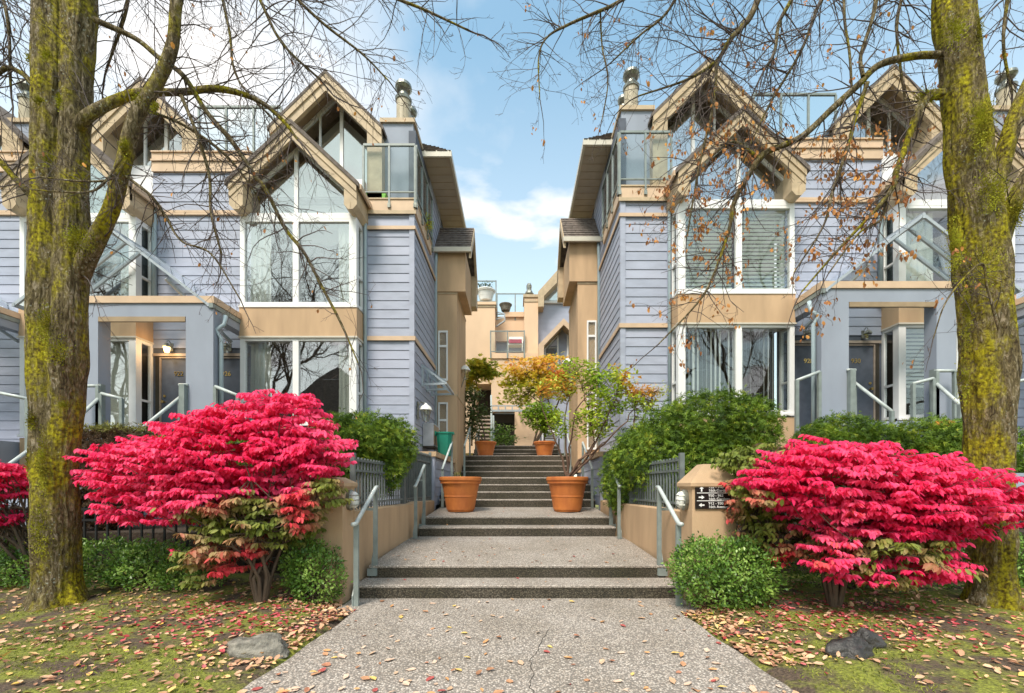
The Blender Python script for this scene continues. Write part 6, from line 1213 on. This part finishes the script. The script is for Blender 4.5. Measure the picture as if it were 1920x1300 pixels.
def dead_leaves(T_, t):
    xs = T_[:, 0]/T_[:, 1]*F+CX; ys = CY-(T_[:, 2]-EYE)/T_[:, 1]*F; n = len(T_); c = nz(T_, 2.0, 8)
    pr = np.where((xs > 1130) & (xs < 1720) & (ys > 230) & (ys < 720), .09+.25*np.clip(c, 0, 1), .012)
    k = RNG.random(n) < pr; P = np.repeat(T_[k], 3, 0)+RNG.normal(size=(k.sum()*3, 3))*.022; m_ = len(P)
    leaves('clinging_leaves', P, rvec(m_)*.5+np.array([0, 0, -1]), rvec(m_), .028+.035*RNG.random(m_), 'curl', M['deadleaf'], t, RNG.random(m_))
    k = RNG.random(n) < .13; P = T_[k]; m_ = len(P); leaves('seeds', P, rvec(m_)*.3+np.array([0, 0, -1]), rvec(m_), .018+.014*RNG.random(m_), 'narrow', M['seed'], t)
def few_leaves(T_, t):
    n = len(T_); k = RNG.random(n) < .012; P = T_[k]; m_ = len(P); leaves('clinging_leaves', P, rvec(m_)*.5+np.array([0, 0, -1]), rvec(m_), .03+.03*RNG.random(m_), 'curl', M['deadleaf'], t, RNG.random(m_))
    k = RNG.random(n) < .10; P = T_[k]; m_ = len(P); leaves('seeds', P, rvec(m_)*.3+np.array([0, 0, -1]), rvec(m_), .014+.012*RNG.random(m_), 'narrow', M['seed'], t)
few_leaves(tipsL, LT)
RT, tipsR = big_tree('street_tree', 'thick moss-covered tree with a long drooping limb, right of the path', 'tree', [stemR], limbsR, M['bark_right'], 1.0, 9.0, dead_leaves)
# moss cushions standing proud of the bark
def moss_clumps(specs, t):
    P = []; N = []
    for (px, py, wpx, hpx, Y, n) in specs:
        n = int(n*2.6)
        c = np.array(W(px, py, Y)); 
        q = c+RNG.normal(size=(n, 3))*np.array([wpx, wpx*.6, hpx])/F*Y*.45; P.append(q); N.append(q-c+np.array([0, -.05, .01]))
    P = np.concatenate(P); N = np.concatenate(N); n = len(P); leaves('moss', P, N+rvec(n)*.03, rvec(n), .011+.012*RNG.random(n), 'quad', M['moss'], t, np.clip(.5+nz(P, 9, 1)+RNG.normal(size=n)*.15, 0, 1))
moss_clumps([(60, 110, 9, 10, YL-.1, 160), (90, 105, 8, 7, YL-.22, 90), (75, 190, 9, 7, YL-.22, 90), (112, 190, 5, 14, YL-.2, 110), (262, 192, 11, 14, YL-.15, 260), (292, 203, 7, 9, YL-.15, 130), (148, 450, 24, 26, YL-.26, 520), (90, 300, 10, 14, YL-.22, 120), (88, 610, 18, 40, YL-.2, 420), (110, 660, 20, 26, YL-.2, 300), (62, 790, 9, 16, YL-.17, 220), (80, 870, 9, 60, YL-.19, 360), (56, 870, 5, 30, YL-.15, 200), (122, 760, 9, 8, YL-.24, 120), (235, 275, 9, 12, YL-.2, 110), (75, 1000, 16, 50, YL-.2, 400)], LT)
moss_clumps([(1790, 60, 22, 30, YR-.22, 420), (1832, 60, 10, 40, YR-.18, 260), (1840, 230, 22, 50, YR-.24, 700), (1735, 183, 20, 10, YR-.1, 400), (1790, 470, 14, 60, YR-.2, 500), (1860, 360, 30, 40, YR-.25, 600), (1812, 600, 9, 70, YR-.15, 400), (1890, 640, 10, 60, YR-.15, 400), (1840, 500, 40, 40, YR-.28, 500), (1905, 400, 14, 30, YR-.15, 300), (1808, 720, 10, 40, YR-.15, 240)], RT)
# ------------------------------------------------------------------ street behind the camera (seen only as reflections in the windows)
hs_ = thing('house_across_street', 'grey gabled house across the street, mirrored in the lower windows', 'house', (-13, -12, 0))
MB().box(-18, -8, -18, -12, -.05, 6).out('wall', M['bluegrey'], hs_); MB().prism([(-18.5, 6), (-7.5, 6), (-13, 10)], -18.4, -11.6).out('roof', M['shingle'], hs_)
for (x, sc) in ((-16, 1.0), (16.5, 1.1), (-28, .9)):
    x *= .82; t = thing('bare_tree', f'{ {1.0: "left of centre", 1.1: "tallest", .9: "farthest left"}[sc] } bare tree across the street, mirrored in the windows', 'tree', (x, -6.5, 0), 'bare trees across the street'); paths = []; rad = []
    def rec(p, d, ln, r, dep):
        pts = [p]; c = p.copy()
        for k in range(4): d = d+RNG.normal(size=3)*.14+np.array([0, 0, .03]); d = d/np.linalg.norm(d); c = c+d*ln/4; c[1] = min(c[1], -3.0+.3*c[0]*0); pts.append(c.copy())
        paths.append(pts); rad.append(list(np.linspace(r, r*.62, 5)))
        if dep > 0:
            for q in range(4 if dep > 1 else 3): rec(np.array(pts[2+(q % 3)]), d+rvec(1)[0]*.85, ln*RNG.uniform(.55, .8), r*.55, dep-1)
    rec(np.array([x, -6.5, -.1]), np.array([0, 0, 1.0]), 8.0*sc, .24, 6)
    multi_tubes('trunk', paths[:1], rad[:1], 10, M['bark'], t); multi_tubes('branches', paths[1:], rad[1:], 4, M['bark'], t, 'stuff')
# ------------------------------------------------------------------ ground cover and fallen leaves
def grass():
    n = 60000; x = RNG.uniform(-9, 9, n); y = RNG.uniform(2.2, 5.3, n)
    m_ = np.array([mnoise.noise(Vector((a*1.1, b_*1.1, 5))) for a, b_ in zip(x, y)]); ph_ = np.array([path_half(v) for v in y]); keep = (np.abs(x) > ph_+.08+.15*RNG.random(n)) & (m_ > .0) & (y < 4.75+.4*m_); x = x[keep]; y = y[keep]
    z = np.array([ground_z(a, b_) for a, b_ in zip(x, y)])-.004; P = np.stack([x, y, z], 1); n = len(P)
    leaves('grass', P, rvec(n)*.9+np.array([0, 0, .8]), rvec(n), .018+.022*RNG.random(n), 'narrow', M['grass'], None, np.clip(.5+nz(P, 3, 2)+RNG.normal(size=n)*.2, 0, 1))
grass()
# individual leaves on the paving and steps
tv, tf = leaf_template('curl'); lm = []
for k in range(10):
    v = tv.copy(); v[:, 1] *= RNG.uniform(.75, 1.25); v[:, 2] *= RNG.uniform(.2, 1.1); v += RNG.normal(size=v.shape)*.035; v[:, 2] -= v[:, 2].min()
    fs = [tuple(dict.fromkeys(f)) for f in tf.tolist()]; me = bpy.data.meshes.new('fallen_leaf'); me.from_pydata([tuple(a) for a in v], [], fs); me.update()
    cc = [(.58, .36, .22), (.62, .42, .28), (.50, .26, .14), (.72, .50, .16), (.45, .20, .12), (.66, .46, .34), (.42, .09, .08), (.60, .32, .14), (.68, .50, .38), (.35, .17, .09)][k]
    me.materials.append(mat('dry_leaf', cc, .75, .12, 40)); lm.append(me)
LN = ['pinkish tan', 'pale tan', 'orange brown', 'yellow', 'dark rust', 'pale buff', 'crimson', 'amber', 'cream', 'dark brown']
cnt = 0
while cnt < 290:
    y = 2.85+(RNG.random()**2.0)*7.0; x = RNG.uniform(-2.1, 2.1)
    if y > 5.25 and abs(x) > (1.85 if y < 8 else 1.6): continue
    if y < 5.2 and abs(x) > path_half(y)+.02: continue
    if y < 5 and RNG.random() > .5+.35*abs(x): continue
    if any((x-q[0])**2+(y-q[1])**2 < .3**2 for q in (PL, PR)): continue
    if any(abs(y-e) < .07 for e in (5.28, 5.69, 8.0, 8.37, 10.0)): continue
    z = step_z(x, y) if y >= 5.28 else .004
    o = bpy.data.objects.new('fallen_leaf', lm[RNG.integers(10)]); COL.objects.link(o); o.location = (x, y, z+.003); s_ = RNG.uniform(.04, .09)*(.75 if y > 5.3 else 1); o.scale = (s_, s_, s_*.8); o.rotation_euler = (RNG.normal()*.12, RNG.normal()*.12, RNG.uniform(0, 6.28))
    tag(o, LN[int(o.data.name[-3:]) if o.data.name[-1].isdigit() else 0]+' curled leaf on the '+('pebbled path, '+('close to the camera' if y < 3.9 else 'below the lowest step') if y < 5.28 else 'lowest tread' if y < 5.69 else 'first landing' if y < 8 else 'second flight' if y < 8.37 else 'landing between the large pots')+(', left half' if x < 0 else ', right half'), 'leaf', 'fallen leaves scattered on the paving'); cnt += 1
def litter(n, name, m, fn, sz):
    P = []
    while len(P) < n:
        x, y = fn()
        if abs(x) < path_half(y)+(.0 if y > 4.6 else .03): continue
        if 5.05 < y and 2.0 < abs(x) < 2.7: continue
        P.append((x, y, ground_z(x, y)+.004+.012*RNG.random()))
    P = np.array(P); n = len(P); d = rvec(n)*np.array([1, 1, .25]); leaves(name, P, d, np.array([0, 0, 1.0])+rvec(n)*.35, sz*(.45+1.0*RNG.random(n)), 'curl', m, None, RNG.random(n))
def f1():
    x = RNG.uniform(-8.5, 8.5); y = RNG.uniform(2.4, 5.6)
    while mnoise.noise(Vector((x*.9, y*.9, 2)))+.35*RNG.random() < (.06 if y < 4.2 else -.25): x = RNG.uniform(-8.5, 8.5); y = RNG.uniform(2.4, 5.6)
    return x, y
litter(5200, 'leaf_litter', M['litter'], f1, .048)
def f2():
    s_ = RNG.choice([-1, 1]); return s_*(2.7 if s_ < 0 else 3.2)+RNG.normal()*.75, 4.3+RNG.normal()*.42
litter(1500, 'crimson_leaf_litter', M['redlitter'], f2, .042)
def f3(): s_ = RNG.choice([-1, 1]); y = RNG.uniform(3.2, 5.05); return s_*(path_half(y)+abs(RNG.normal())*.28), y
litter(900, 'path_edge_leaf_litter', M['litter'], f3, .055)
print('objects', len(bpy.data.objects), 'tris', sum(len(o.data.polygons) for o in bpy.data.objects if o.type == 'MESH'))
